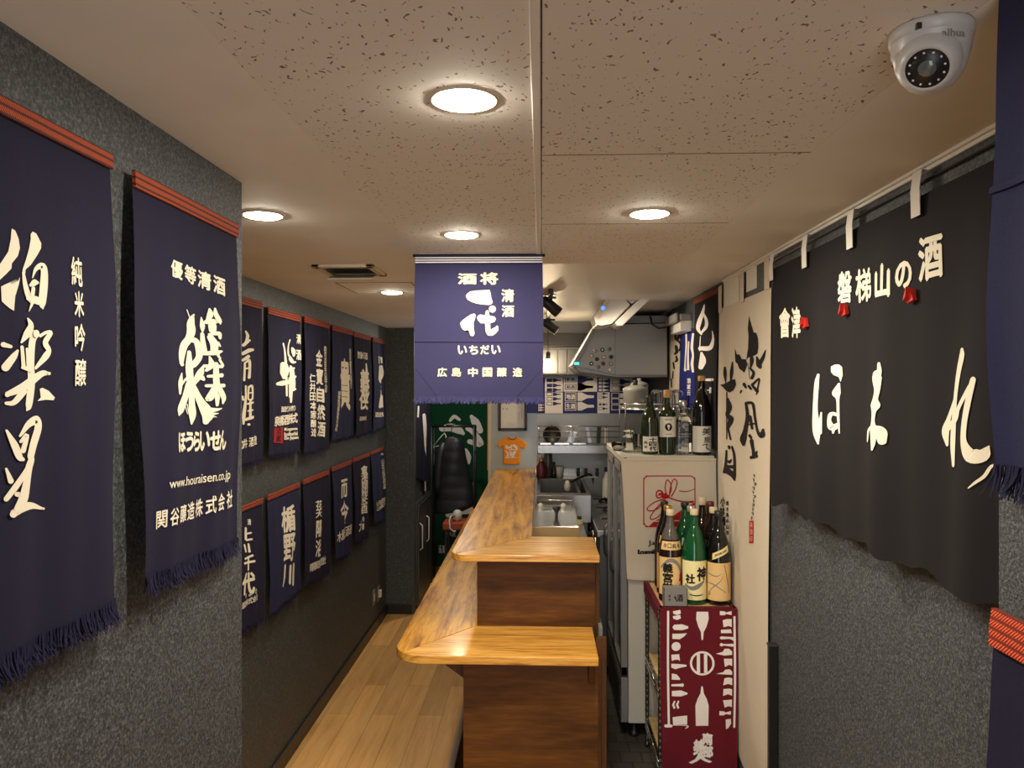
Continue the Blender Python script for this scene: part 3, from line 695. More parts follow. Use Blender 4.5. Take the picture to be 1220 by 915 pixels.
ik.line('いちだい', 325, 578, 508, 576, 46, 46, 0, .045)
for ch, u in zip('広島中国醸造', (213, 292, 382, 461, 541, 627)): ik.g(ch, u, 700, 50, 48, 0, .035)
TL, TR = onY(495, 304.5, YC), onY(646, 304, YC); BL, BR = onY(493, 473, YC - .01), onY(648, 474, YC - .01)
tb, c = apron('square indigo sake apron with white lettering hanging from the ceiling before the counter', TL, TR, BL, BR, (0, -1, 0), ik, 'purple', None, bt=.004, fr=.028, nf=420, seed=31, amp=.002, edge=.003, fringe_m='fringe_p', bandslab=False)
b = MB(); c.slab(b, 'purple', 0, .062, .004)
for t0 in (.014, .030, .046): c.slab(b, 'inkw', t0, t0 + .007, .0012, off=.0048)
b.build('waistband', tb)
b = MB(); c.slab(b, 'purple', .597, .612, .004, off=-.001); b.build('fold_crease', tb)
for s0, s1 in ((.012, .175), (.988, .80)):
    b = MB(); b.tube([c.pos(s0 + (s1 - s0) * k / 8, .80 + .19 * k / 8, .0003) for k in range(9)], .0011, 'purple', 6); b.build('corner_crease', tb)
b = MB(); b.tube([TL + Vector((-.01, .004, 0)), TR + Vector((.01, .004, 0))], .005, 'darkm'); b.build('hanging_rod', tb)

# ---------------------------------------------------------------- right wall: black split curtain
XC = XR - .02
TL, TR = onX(921, 322, XC), onX(1193, 183, XC); ztop = (TL.z + TR.z) / 2
yA, yB = onX(921, 322, XC).y, 1.22
zb = onX(925, 598, XC - .03).z
BLp = Vector((XC - .03, onX(923, 598, XC - .03).y, zb)); BRp = Vector((XC - .03, yB, zb))
c = Cloth((XC, yA, ztop), (XC, yB, ztop), BLp, BRp, (-1, 0, 0), .010, 3.6, 1.2, .004, .004, 5)
t = thing('shop_curtain', 'black shop curtain with large flowing cream script on the bar side wall', 'curtain', (XC, (yA + yB) / 2, ztop))
ik = Ink(950, 410, 4.52)
ik.r((138,196,14),(128,250,30),(125,380,32),(135,480,38),(146,562,6)).r((150,505,18),(156,398,6)).p((190,152),(205,141),(225,141),(241,155),(244,200),(233,236),(222,208),(200,198),(190,180))
ik.r((224,248,14),(214,295,40),(219,330,16),(221,420,14),(226,506,8)).r((218,412,16),(192,405,18),(184,440,14),(195,478,30),(218,465,24)).r((200,480,18),(198,506,8))
ik.r((470,142,18),(473,180,30),(458,212,64),(466,280,36),(458,330,34),(456,365,62),(452,400,30),(450,450,24),(452,490,40),(455,560,28),(450,598,12)).r((440,478,14),(414,500,20),(410,540,18),(408,556,8)).r((455,480,20),(488,505,52),(496,556,36))
ik.r((895,76,26),(896,110,42),(874,200,36),(856,330,30),(850,450,40),(845,580,46),(852,685,28)).r((850,345,20),(812,440,26),(792,510,44),(800,580,18)).r((800,500,30),(868,440,40),(888,392,32),(940,322,28),(985,258,30),(990,236,28)).r((990,240,34),(962,370,40),(944,480,40),(945,570,44),(985,640,72),(1040,638,68),(1068,594,8))
ik.r((975,810,6),(1010,780,14),(1045,750,16),(1075,700,14),(1105,688,8))
ik.set(900, 180, 3.05)
ik.g('磐', 330, 508, 48, 118, -.15, .03).g('梯', 397, 502, 54, 122, -.18, .03).g('山', 471, 487, 56, 122, -.2, .05).g('の', 546, 466, 50, 96, -.2, .05).g('酒', 640, 402, 80, 162, -.3, .035).g('會', 115, 637, 30, 108, -.1, .03).g('津', 152, 637, 32, 112, -.1, .035)
hem = lambda s: .010 * math.sin(2 * PI * 5.2 * s + 1) + .006 * math.sin(2 * PI * 11 * s)
b = MB(); c.sheet(b, 'black', 110, 60, hem=hem)
ik.put(b, c.px, 4.0, .0016)
b.build('curtain_cloth', t)
for i, (u, v0, v1) in enumerate(((1098, 205, 258), (1018, 251, 296), (963, 281, 319), (923, 305, 334))):
    y = onX(u, v0, XC).y; p = onX(u, v0, XC); q = onX(u, v1, XC); w = .020
    b = MB(); pts = [(XC + .006, p.z), (XC - .008, p.z + .002), (XC - .013, (p.z + q.z) / 2 + .006), (XC - .011, q.z)]
    vs = [(x, z) for x, z in pts]
    for (x0, z0), (x1, z1) in zip(vs, vs[1:]):
        b.prism([(x0, y - w, z0), (x0, y + w, z0), (x1, y + w + .002, z1), (x1, y - w + .002, z1)], (-.0016, 0, 0), 'whitec')
    b.build('hanging_tab', t)
b = MB(); b.tube([(XC + .012, yA + .05, ztop + .035), (XC + .012, yB, ztop + .035)], .003, 'darkm'); b.build('curtain_rod', t)
for i, (u, v, lb) in enumerate(((963, 390, 'small red folded paper clip beside the small pair of characters on the black curtain'), (1011, 375, 'small red folded paper clip under the first upright characters on the black curtain'), (1091, 359, 'small red folded paper clip below the largest upright character on the black curtain'))):
    w = c.H3 @ np.array([u, v, 1]); s0, t0 = w[0] / w[2], w[1] / w[2]
    q = c.pos(s0, t0, .002); sz = .016
    b = MB(); y, z = q.y, q.z
    b.prism([(q.x - .001, y + sz * .8, z - sz), (q.x - .001, y - sz * .9, z - sz * .7), (q.x - .001, y - sz * .1, z + sz)], (-.010, 0, 0), 'red')
    b.prism([(q.x - .004, y + sz * .9, z - sz * .9), (q.x - .004, y + sz * .1, z - sz * .4), (q.x - .004, y - sz * .1, z + sz)], (-.016, 0, .004), 'red')
    tag(b.build('paper_clip'), lb, 'clip', 'red clips on the black curtain')

# ---------------------------------------------------------------- white long banner
XW = XR - .006
TL, TR = onX(857, 368, XW), onX(919, 343, XW); zt = (TL.z + TR.z) / 2
c = Cloth((XW, TL.y, zt), (XW, TR.y, zt), (XW - .003, TL.y, .47), (XW - .003, onX(915, 880, XW - .003).y, .36), (-1, 0, 0), .002, 1.6, .4, .004, .004, 9)
t = thing('long_banner', 'long cream banner with two columns of black brush characters beside the bottle rack', 'banner', (XW, (TL.y + TR.y) / 2, zt))
K = 'blackink'
ik = Ink(840, 340, 6.1, K)
ik.p((318,228),(325,255),(336,292),(346,325),(353,352),(374,356),(385,395),(390,450),(384,505),(372,520),(352,495),(330,500),(316,540),(302,560),(308,505),(314,470),(316,380),(310,320))
ik.r((378,535,12),(394,590,40),(404,612,26)).r((398,592,30),(425,540,26),(445,485,6)).p((215,470),(223,490),(232,515),(250,515),(268,550),(300,552),(310,590),(298,630),(287,652),(268,635),(250,622),(236,582),(222,572))
ik.r((335,510,10),(343,560,30),(335,610,14)).r((330,618,14),(356,652,20),(345,692,22)).r((315,580,4),(330,700,4)).r((288,738,26),(302,762,14)).r((322,750,18),(338,772,18)).r((350,738,20),(396,698,14),(387,760,14),(378,812,10)).r((344,745,16),(382,790,26)).r((265,785,14),(258,800,10))
ik.r((148,610,14),(150,660,24),(155,722,6)).r((202,573,10),(196,650,24),(190,718,8)).p((118,738),(140,734),(190,742),(206,700),(222,698),(228,740),(210,780),(185,797),(160,785),(138,758))
ik.set(840, 440, 4.16)
ik.r((112,125,5),(112,360,5)).r((116,160,14),(126,200,22),(116,238,20),(132,262,26),(118,300,18)).r((115,290,10),(130,362,8)).r((122,398,12),(124,406,12)).r((110,420,10),(106,490,14),(100,525,16)).r((136,400,10),(146,450,12),(146,550,14)).r((108,497,14),(142,500,18)).r((116,520,30),(138,540,24),(146,566,8)).r((118,470,8),(124,476,14),(132,465,8))
ik.r((206,182,14),(213,250,18),(201,320,24),(190,362,34),(192,388,18)).r((215,180,14),(240,188,14),(250,260,12),(265,330,14),(285,345,30),(291,318,12)).r((226,250,14),(236,310,12)).r((222,345,14),(229,356,14)).r((232,372,20),(240,420,16),(246,452,22),(258,428,10)).r((222,290,8),(246,286,8)).r((230,455,16),(258,450,14))
for i, ch in enumerate('小林酒造'): ik.g(ch, 92 - (i % 2) * 3, 672 + i * 48, 22, 44, 0, .03)
for i, ch in enumerate('栃木県小山市'): ik.g(ch, 113, 680 + i * 29, 12, 22, 0, .03)
rr = random.Random(4)
for i in range(11):
    y = 540 + i * 21; x = 250 - i * 1.3 + rr.uniform(-4, 4)
    ik.r((x - 6, y, 3), (x + rr.uniform(-2, 8), y + 5, 5), (x - rr.uniform(0, 8), y + 14, 2))
ik.rect(222, 770, 244, 880, 'redink'); ik.line('美酒印', 233, 790, 233, 860, 14, 28, 0, .0, 'cream')
b = MB(); c.sheet(b, 'cream', 24, 90, hem=lambda s: .02 * math.sin(3 * s)); ik.put(b, c.px, 4.0, .0012); b.build('banner_cloth', t)
for u0, v0, v1 in ((859, 341, 372), (885, 325, 360), (915, 305, 345)):
    p, q = onX(u0, v0, XW), onX(u0, v1, XW)
    b = MB(); b.prism([(XW - .004, p.y + .030, p.z), (XW - .004, p.y - .030, p.z), (XW - .004, p.y - .028, q.z), (XW - .004, p.y + .028, q.z)], (-.002, 0, 0), 'cream'); b.build('hanging_tab', t)
# patches of paper between the tabs
for (u, v, du, dv, lb) in ((872, 345, 9, 14, 'pale paper sheet taped above the long cream banner, beside its first tab'), (896, 330, 6, 13, 'white paper strip taped above the long cream banner, beside its last tab')):
    p, q = onX(u - du, v - dv + 2, XR), onX(u + du, v + dv, XR)
    b = MB(); b.box((XR - .003, q.y, min(p.z, q.z)), (XR - .001, p.y, max(p.z, q.z)), 'lab_white'); tag(b.build('paper_sheet'), lb, 'paper', 'papers above the long banner')

# ---------------------------------------------------------------- near right wall aprons
ytop = onX(1190, 300, XRN - .014).y
t, c = apron('navy apron edge with a sewn fold hanging on the near wall end by the camera', (XRN - .014, ytop, 2.449), (XRN - .014, ytop - .46, 2.449), (XRN - .02, onX(1191, 555, XRN - .02).y, onX(1193, 556, XRN - .02).z), (XRN - .02, ytop - .46, onX(1193, 556, XRN - .02).z), (-1, 0, 0), None, 'navy2', 'orange', bt=.004, fr=.045, nf=480, seed=42, group='aprons on the near right wall end', edge=.014, bandslab=False)
b = MB(); tt = (2.449 - onX(1191, 222, XRN - .016).z) / (2.449 - onX(1193, 556, XRN - .02).z); c.slab(b, 'navy2', tt, tt + .014, .004); b.build('sewn_fold', t)
pt = onX(1187, 724, XRN - .016)
apron('navy apron with a vivid orange woven band low on the near wall end', (XRN - .016, pt.y, pt.z), (XRN - .016, pt.y - .46, pt.z), (XRN - .03, pt.y - .002, pt.z - .62), (XRN - .03, pt.y - .46, pt.z - .62), (-1, 0, 0), None, 'navy', 'orange2', bt=.075, fr=.045, nf=400, seed=43, group='aprons on the near right wall end', edge=.012)

# ---------------------------------------------------------------- dome camera on the ceiling
P = onZ(1109, 36, CZ)
t = thing('security_camera', 'white dome security camera on the ceiling near the black curtain', 'camera', (P.x, P.y, CZ))
b = MB(True); b.lathe([(.0, 0), (.052, 0), (.053, -.004), (.052, -.016), (.051, -.0165), (.050, -.018), (.049, -.032), (.0485, -.0335), (.047, -.034), (.044, -.05), (.038, -.064), (.028, -.076), (.014, -.084), (0, -.086)], 'camwhite', 48)
b.build('dome_housing', t)
axd = Vector((-.42, -.62, -.66)).normalized(); ax = Vector((0, 0, 1)).rotation_difference(axd).to_matrix()
cc = Vector((-.006, -.010, -.042))
b = MB(True); b.lathe([(.040, .0), (.040, .012), (.037, .026), (.031, .034), (.0265, .0355), (.026, .033), (0, .033)], 'camwhite', 40, cc, ax); b.build('eyeball', t)
b = MB(True); b.lathe([(.0262, .0325), (.0262, .0345), (0, .0350)], 'dark', 36, cc, ax); e = b.build('lens_window', t)
b = MB(True)
for k in range(12):
    a = 2 * PI * k / 12; q = ax @ Vector((.0215 * math.cos(a), .0215 * math.sin(a), .0352)) + cc
    b.lathe([(.0016, 0), (.0012, .0008), (0, .0011)], 'white', 8, q, ax)
b.lathe([(.011, .0350), (.009, .0365), (.0, .0375)], 'fridgeglass', 20, cc, ax)
b.build('led_ring', e)
b = MB(True); lg = Ink(0, 0, 1, 'grey'); lg.g('alhua', 0, 0, 1.0, .010, 0, .01)
lg.put(b, lambda uv, off: Vector((.0505 * math.sin(uv[0] * .62 + .1) , -.0505 * math.cos(uv[0] * .62 + .1), -.026 - uv[1])) + Vector((0, -off, 0)), .06, .0006); b.build('maker_mark', t)
b = MB(True); b.box((-.038, -.042, -.016), (-.032, -.030, -.008), 'dark'); b.build('screw_notch', t)

# ---------------------------------------------------------------- the bar counter
UT, LT = 1.25, .91        # upper and lower tops
t = thing('bar_counter', 'two-level varnished wooden bar counter running back from the aisle end', 'counter', (0, 3.1, 0))
def slab_pair(x0, x1, yf, yb, xin, xr, z, th, r, names, yin):
    """L-shaped top mitred at the rounded outer corner: long run + front piece"""
    arc = [Vector((x0 + r - r * math.cos(a), yf + r - r * math.sin(a), z)) for a in [PI / 2 * k / 14 for k in range(15)]]
    mid = arc[7]
    A = arc[:8] + [Vector((xin, yin, z)), Vector((xin, yb, z)), Vector((x0, yb, z))]
    B = arc[7:] + [Vector((xr, yf, z)), Vector((xr, yin, z)), Vector((xin, yin, z))]
    for pts, m, n in ((A, 'counter_y', names[0]), (B, 'counter_x', names[1])):
        b = MB(); b.prism(pts, (0, 0, -th), m, .004); b.build(n, t)
slab_pair(-.587, .218, 2.985, YB - .024, -.282, .222, LT, .034, .13, ('lower_long_top', 'lower_front_top'), 3.368)
slab_pair(-.387, .245, 3.235, YB - .024, -.045, .245, UT, .030, .075, ('upper_long_top', 'upper_front_top'), 3.63)
b = MB(); b.box((-.282, 3.368, LT), (.235, 3.392, UT - .03), 'panel'); b.build('front_riser_panel', t)
b = MB(); b.box((.235, 3.362, LT - .3), (.256, 3.40, UT - .03), 'panel_d', .002); b.build('riser_post', t)
b = MB(); b.box((-.282, 3.392, LT), (-.258, YB - .024, UT - .03), 'panel'); b.build('side_riser_panel', t)
b = MB(); b.box((-.314, 3.09, 0), (.228, 3.115, LT - .034), 'panel'); b.build('front_base_panel', t)
b = MB(); b.box((-.314, 3.115, 0), (-.29, YB - .024, LT - .034), 'panel'); b.build('side_base_panel', t)
b = MB(); b.box((.228, 3.085, 0), (.240, 3.12, LT - .034), 'panel_d', .002); b.box((.222, 3.10, .0), (.262, 3.125, LT + .04), 'panel_d', .002); b.build('corner_post', t)
b = MB(); b.prism([(.186, 3.0, LT - .034), (.186, 3.09, LT - .034), (.186, 3.09, LT - .13), (.186, 3.06, LT - .13)], (.024, 0, 0), 'panel', .001); b.build('support_bracket', t)
b = MB(); b.prism([(-.45, 3.10, LT - .034), (-.314, 3.10, LT - .034), (-.314, 3.10, LT - .13)], (0, .03, 0), 'panel_d', .001); b.build('corner_gusset', t)
b = MB(); b.box((.246, 3.3, KF + .001), (.262, 3.9, LT + .02), 'grey', .002); b.build('kitchen_side_board', t)
p = onZ(533, 915, .02)
b = MB(); b.box((p.x, 3.12, 0), (p.x + .035, YB - .1, .022), 'trimw', .003); b.build('floor_strip', t)
b = MB(); b.box((p.x + .036, 3.12, 0), (-.316, YB - .1, .014), 'panel_d'); b.build('dark_base_slab', t)  # dark floor slab, its colour standing in for the shaded gap under the counter

# ---------------------------------------------------------------- glass-door cooler
FX0, FX1, FY0, FY1, FZ0, FZ1 = .392, .845, 3.80, 4.60, .30, 1.62
t = thing('drinks_cooler', 'tall white glass-door drinks cooler with bottles along its top', 'refrigerator', ((FX0 + FX1) / 2, 4.2, KF))
b = MB(); b.box((FX0 + .035, FY0, FZ0), (FX1, FY1, FZ1 - .035), 'fridge', .006); b.build('cabinet_body', t)
b = MB(); b.box((FX0 - .004, FY0 - .012, FZ1 - .035), (FX1, FY1, FZ1), 'fridge', .005); b.build('top_panel', t)
b = MB(); b.box((FX0 + .0, FY0 + .01, FZ0), (FX0 + .034, FY1, .52), 'grey', .004)
for k in range(6): b.box((FX0 - .002, FY0 + .08, .33 + k * .025), (FX0 + .001, FY1 - .1, .342 + k * .025), 'dark')
b.build('lower_grille', t)
for i in range(2):
    ya = FY0 + .012 + i * .39; yb = ya + .385
    b = MB()
    for a, c in (((FX0, ya, .53), (FX0 + .032, ya + .04, 1.575)), ((FX0, yb - .04, .53), (FX0 + .032, yb, 1.575)), ((FX0, ya, .53), (FX0 + .032, yb, .575)), ((FX0, ya, 1.53), (FX0 + .032, yb, 1.575))): b.box(a, c, 'grey', .003)
    d = b.build('glass_door', t)
    b = MB(); b.box((FX0 + .012, ya + .038, .573), (FX0 + .018, yb - .038, 1.532), 'fridgeglass'); b.build('door_pane', d)
    b = MB(); b.tube([(FX0 - .001, yb - .02, .95), (FX0 - .018, yb - .02, .97), (FX0 - .018, yb - .02, 1.12), (FX0 - .001, yb - .02, 1.14)], .005, 'steel_d'); b.build('door_handle', d)
for x in (FX0 + .07, FX1 - .06):
    for y in (FY0 + .06, FY1 - .06):
        b = MB(); b.lathe([(0, 0), (.026, 0), (.026, .018), (.014, .024), (.014, .06), (.022, .08)], 'dark', 16, (x, y, KF)); b.build('foot', t)
b = MB(); b.lathe([(0, 0), (.009, 0), (.009, .004), (0, .005)], 'steel_d', 14, (FX0 + .02, FY0 - .0125, FZ1 - .018), Matrix.Rotation(PI / 2, 3, 'X')); b.build('hinge_pin', t)
# cloth hanging down its front
yF = FY0 - .022
TL, TR, BL, BR = onY(739.5, 546, yF), onY(853, 546, yF), onY(747.5, 690, yF - .012), onY(856, 692, yF - .012)
c = Cloth(TL, TR, BL, BR, (0, -1, 0), .003, 1.5, .3, .004, .004, 12)
ik = Ink(720, 480, 3.66, 'redink')
ring = []
for cx_, cy_, a0 in ((372, 345, -PI / 2), (372, 522, 0), (193, 522, PI / 2), (193, 345, PI)):
    for k in range(5): ring.append((cx_ + 23 * math.cos(a0 + k * PI / 8), cy_ + 23 * math.sin(a0 + k * PI / 8), 5))
ring.append(ring[0]); ik.r(*ring, cap=False)
ik.r((226,394,6),(236,387,7),(250,392,7),(252,408,7),(240,420,6),(226,414,6),(226,394,6)).r((230,410,3),(248,396,3)).c(240,404,6).c(248,402,5)
ik.p((246,405),(262,398),(283,410),(285,420),(262,425),(248,418))
ik.r((272,412,6),(264,375,5),(272,340,5),(288,356,5),(290,385,5),(280,412,6)).r((282,412,6),(288,370,5),(302,336,5),(316,348,5),(310,380,5),(292,412,6)).r((328,389,5),(360,391,4),(394,380,3))
ik.r((280,418,6),(320,432,6),(360,437,7),(386,436,10)).r((255,425,6),(215,440,5),(184,466,5),(200,477,5),(235,464,5),(262,430,6)).r((262,428,6),(225,465,5),(198,505,5),(212,513,5),(245,490,5),(268,432,6))
ik.p((192,543),(215,522),(250,506),(300,498),(340,470),(392,440),(392,525),(375,543))
ik.r((215,522,4),(392,518,4), m='cream')
ik.m = 'blackink'; ik.g('Japan', 232, 617, 84, 28, 0, .012).g('Izumibashi', 212, 652, 130, 19, 0, .02)
t2 = thing('cooler_cloth', 'cream cloth with a red dragonfly emblem hanging down the front of the cooler', 'cloth', ((TL.x + TR.x) / 2, yF, TL.z))
b = MB(); c.sheet(b, 'cream', 26, 36, hem=lambda s: .01 * math.sin(4 * s)); ik.put(b, c.px, 3.0, .001); b.build('printed_cloth', t2)
b = MB(); c.slab(b, 'cream', 0, .02, .006, off=-.002); b.build('top_hem', t2)

# ---------------------------------------------------------------- bottles
def arc_label(b, R, z0, z1, half, m, ink=None, c0=-PI / 2, tilt=0, n=20, rf=None):
    """a paper label round the glass; ink is laid in x -1..1, y 0..1 (top down)"""
    def fn(uv, off=0):
        x, y = uv; z = z1 - (z1 - z0) * y + tilt * x
        rr = (rf(z) if rf else R) + .0006 + off; a = c0 + half * x
        return Vector((rr * math.cos(a), rr * math.sin(a), z))
    G = [[b.bm.verts.new(fn((-1 + 2 * k / n, j / 6))) for k in range(n + 1)] for j in range(7)]; i = b.mi(m)
    for j in range(6):
        for k in range(n):
            f = b.bm.faces.new((G[j + 1][k], G[j + 1][k + 1], G[j][k + 1], G[j][k])); f.smooth = True; f.material_index = i
    if ink: ink.put(b, fn, .12, .0003, .00002)
def sake_bottle(label, loc, glass, cap, R=.0525, H=.395, lab=None, neck=None, rz=0, group=None, neckm=None, name='sake_bottle', caph=.024):
    t = thing(name, label, 'bottle', loc, group, rz)
    s = H / .395
    prof = [(0, .004), (R * .8, 0), (R * .96, .003), (R, .010), (R, .205 * s), (R * .985, .222 * s), (R * .93, .245 * s), (R * .80, .275 * s), (R * .60, .305 * s), (R * .42, .328 * s), (.0175, .345 * s), (.0150, .362 * s), (.0142, .378 * s), (.0165, .380 * s), (.0165, .388 * s)]
    b = MB(True); b.lathe(prof, [neckm if neckm and p[1] > .26 * s else glass for p in prof[:-1]], 32); b.build('bottle_glass', t)
    b = MB(True); b.lathe([(.0168, .377 * s), (.0178, .379 * s), (.0182, .383 * s), (.0182, .377 * s + caph), (.0165, .379 * s + caph), (0, .380 * s + caph)], cap, 24); b.build('bottle_cap', t)
    def rf(z):
        for (r0, z0), (r1, z1) in zip(prof[1:], prof[2:]):
            if z0 <= z <= z1: return r0 + (r1 - r0) * (z - z0) / max(1e-6, z1 - z0)
        return R
    if lab:
        b = MB(True); arc_label(b, R, lab[0] * s, lab[1] * s, lab[2], lab[3], lab[4]); b.build('label', t)
    if neck:
        b = MB(True); arc_label(b, R, neck[0] * s, neck[1] * s, neck[2], neck[3], neck[4], tilt=neck[5] if len(neck) > 5 else 0, rf=rf); b.build('shoulder_label', t)
    return t
RT = 1.012       # top of the rack's upper board
def rackpos(u, Y):
    d = ray(u, 640); return (d.x / d.y * Y, Y, RT)
GB = 'sake bottles on the wire rack'
l1 = Ink(0, 0, 1, 'blackink'); l1.r((-.75,.28,.07),(-.2,.08,.10),(.35,.16,.12),(.8,.5,.16), m='grey').r((.62,.5,.2),(.78,.72,.2),(.7,.9,.06), m='redink').line('義宮當', -.28, .28, -.28, .80, .62, .24, 0, .05).g('純', .55, .6, .16, .09, 0, .02).g('米', .55, .75, .16, .09, 0, .02)
n1 = Ink(0, 0, 1, 'blackink'); n1.line('辛口純米', -.6, .5, .6, .5, .32, .55, 0, .02)
l2 = Ink(0, 0, 1, 'blackink'); l2.g('神', .35, .33, .62, .34, -.03, .05).g('社', -.38, .46, .55, .24, -.03, .05).r((-.7,.62,.05),(-.3,.70,.10),(.1,.64,.12),(.5,.52,.05), m='grey').r((-.4,.86,.02),(.0,.88,.03),(.4,.86,.02)).line('特別純米酒', .82, .12, .82, .55, .16, .08, 0, .02)
l3 = Ink(0, 0, 1, 'cap_m'); l3.r((-.9,.95,.03),(-.6,.7,.03),(-.1,.5,.03),(.1,.35,.02), m='grey').r((-.8,.3,.02),(-.3,.35,.03),(.0,.28,.01), m='grey').r((-.9,.55,.02),(-.4,.58,.03),(.3,.78,.02), m='grey').r((.2,.05,.03),(.4,.45,.04),(.55,.8,.03)).r((.75,.15,.05),(.6,.4,.04),(.55,.6,.02), m='cork').c(.7, .12, .05, m='cork', n=8).g('山', -.75, .82, .18, .1, 0, .02)
n3 = Ink(0, 0, 1, 'blackink'); n3.g('SPECIAL SAKE', 0, .5, 1.4, .32, 0, .01)
sake_bottle('dark brown sake bottle with a crest label and smoky neck, front row', rackpos(798.5, 3.43), 'g_brown', 'cap_w', R=.0505, lab=(.035, .20, 1.35, 'lab_tan', l1), neck=(.232, .268, 1.1, 'lab_tan', n1), group=GB, neckm='g_grey')
sake_bottle('bright green sake bottle with a pale yellow label, middle of the front row', rackpos(827, 3.405), 'g_green', 'cap_w', R=.0525, lab=(.022, .188, 1.4, 'lab_yel', l2), group=GB, H=.402)
sake_bottle('black sake bottle with a reed drawing on its tan label, beside the long cream banner', rackpos(856, 3.395), 'g_black', 'dark', R=.051, lab=(.022, .185, 1.4, 'lab_tan', l3), neck=(.215, .243, .75, 'lab_cream', n3, .018), group=GB)
l4 = Ink(0, 0, 1, 'blackink'); l4.line('上喜元', 0, .22, 0, .78, .7, .24, 0, .05)
sake_bottle('dark sake bottle with a gold cap and orange label behind the smoky-necked bottle', rackpos(795.5, 3.545), 'g_black', 'cap_g', R=.05, lab=(.03, .19, 1.4, 'lab_orange', l4), neck=(.236, .27, 1.1, 'lab_orange', None), group=GB)
l5 = Ink(0, 0, 1, 'lab_white'); l5.line('純米大吟', -.2, .15, -.2, .85, .5, .18, 0, .04)
sake_bottle('slim black sake bottle with a black cap, at the cooler side of the rear row', rackpos(791.5, 3.66), 'g_black', 'dark', R=.046, lab=(.03, .19, 1.4, 'dark', l5), group=GB)
sake_bottle('deep green sake bottle with a dark cap, at the back against the cooler cloth', rackpos(816, 3.645), 'g_green', 'dark', R=.049, neck=(.235, .265, .5, 'lab_white', None), group=GB)
sake_bottle('green sake bottle with a silver cap directly behind the bright green one', rackpos(823.3, 3.527), 'g_green', 'cap_s', R=.049, lab=(.03, .19, 1.4, 'lab_white', None), neck=(.228, .262, 1.3, 'lab_white', None), group=GB)
sake_bottle('brown sake bottle with a tall ivory cap, at the back behind the green bottles', rackpos(836.5, 3.705), 'g_brown', 'cap_w', R=.046, neck=(.225, .262, .7, 'lab_white', None), group=GB, caph=.034, H=.4)
sake_bottle('brown sake bottle with a maroon cap in the rear row', rackpos(846, 3.602), 'g_brown', 'cap_m', group=GB, R=.049, H=.405)
sake_bottle('black sake bottle with an ivory cap squeezed just behind the reed-label bottle', rackpos(849.8, 3.498), 'g_black', 'cap_w', group=GB, R=.047)
# bottles on the cooler
def coolpos(u, Y):
    d = ray(u, 530); return (d.x / d.y * Y, Y, FZ1)
GC = 'bottles on top of the cooler'
f1 = Ink(0, 0, 1, 'blackink'); f1.line('十四代', .25, .2, .25, .8, .85, .27, 0, .04).line('純米', -.6, .4, -.6, .7, .4, .2, 0, .03)
sake_bottle('small olive-green bottle with a square white brush label on the cooler', coolpos(774, 3.87), 'g_olive', 'dark', R=.043, H=.285, lab=(.022, .125, 1.0, 'lab_white', f1), group=GC, caph=.02)
f2 = Ink(0, 0, 1, 'blackink'); f2.c(0, .5, .0).p(*[(.34 * math.cos(a), .5 + .19 * math.sin(a)) for a in [2 * PI * k / 24 for k in range(24)]]).p(*[(.13 * math.cos(a), .46 + .08 * math.sin(a)) for a in [2 * PI * k / 16 for k in range(16)]], m='lab_white').p(*[(.07 * math.cos(a), .58 + .05 * math.sin(a)) for a in [2 * PI * k / 16 for k in range(16)]], m='lab_white').rect(-.35, .12, .35, .16, m='grey').rect(-.3, .84, .3, .87, m='grey')
t = thing('wine_bottle', 'dark shouldered bottle with a round black emblem on its cream label, on the cooler', 'bottle', coolpos(795, 3.86), GC)
b = MB(True); b.lathe([(0, .006), (.036, 0), (.041, .004), (.042, .012), (.042, .195), (.038, .212), (.024, .228), (.0165, .240), (.0145, .262), (.0145, .284), (.0162, .286), (.0162, .292)], 'g_olive', 32); b.build('bottle_glass', t)
b = MB(True); b.lathe([(.0168, .282), (.018, .284), (.018, .318), (.016, .320), (0, .321)], 'cork', 20); b.build('bottle_cap', t)
b = MB(True); arc_label(b, .042, .088, .188, 1.25, 'lab_white', f2); b.build('label', t)
t = thing('gin_bottle', 'clear glass gin bottle with a faceted shoulder on the cooler', 'bottle', coolpos(814, 3.872), GC)
b = MB(True); b.lathe([(0, .008), (.038, 0), (.043, .004), (.044, .014), (.044, .152), (.040, .170), (.026, .190), (.0185, .205), (.0165, .225), (.0165, .240), (.019, .242), (.019, .250), (0, .2505)], 'glass', 12, sharp=True); b.build('bottle_glass', t)
b = MB(True); b.lathe([(.0195, .240), (.0205, .242), (.0205, .266), (.018, .268), (0, .2685)], 'cap_s', 20); b.build('bottle_cap', t)
g = Ink(0, 0, 1, 'boxsteel'); g.g('GIN', 0, .70, .5, .13, 0, .02).rect(-.7, .40, .7, .43).rect(-.5, .50, .5, .52).r((.1, .02, .05), (-.2, .12, .06), (.15, .24, .06)).rect(-.3, .86, .3, .88)
b = MB(True); g.put(b, lambda uv, off: Vector((.0446 * math.cos(-PI / 2 + 1.2 * uv[0]) , .0446 * math.sin(-PI / 2 + 1.2 * uv[0]) , .16 - .14 * uv[1])), .1, 0, 0); b.build('printed_label', t)
f4 = Ink(0, 0, 1, 'blackink'); f4.g('美', .25, .2, .72, .26, -.02, .02).g('泉', .3, .52, .6, .24, -.02, .02).r((-.1,.72,.03),(.3,.70,.05),(.2,.82,.06),(.6,.93,.03))
sake_bottle('tall black sake bottle with a tan cap and big white label, tallest on the cooler', coolpos(836, 3.842), 'g_black', 'cork', R=.0465, lab=(.016, .148, 1.35, 'lab_white', f4), group=GC, H=.382)
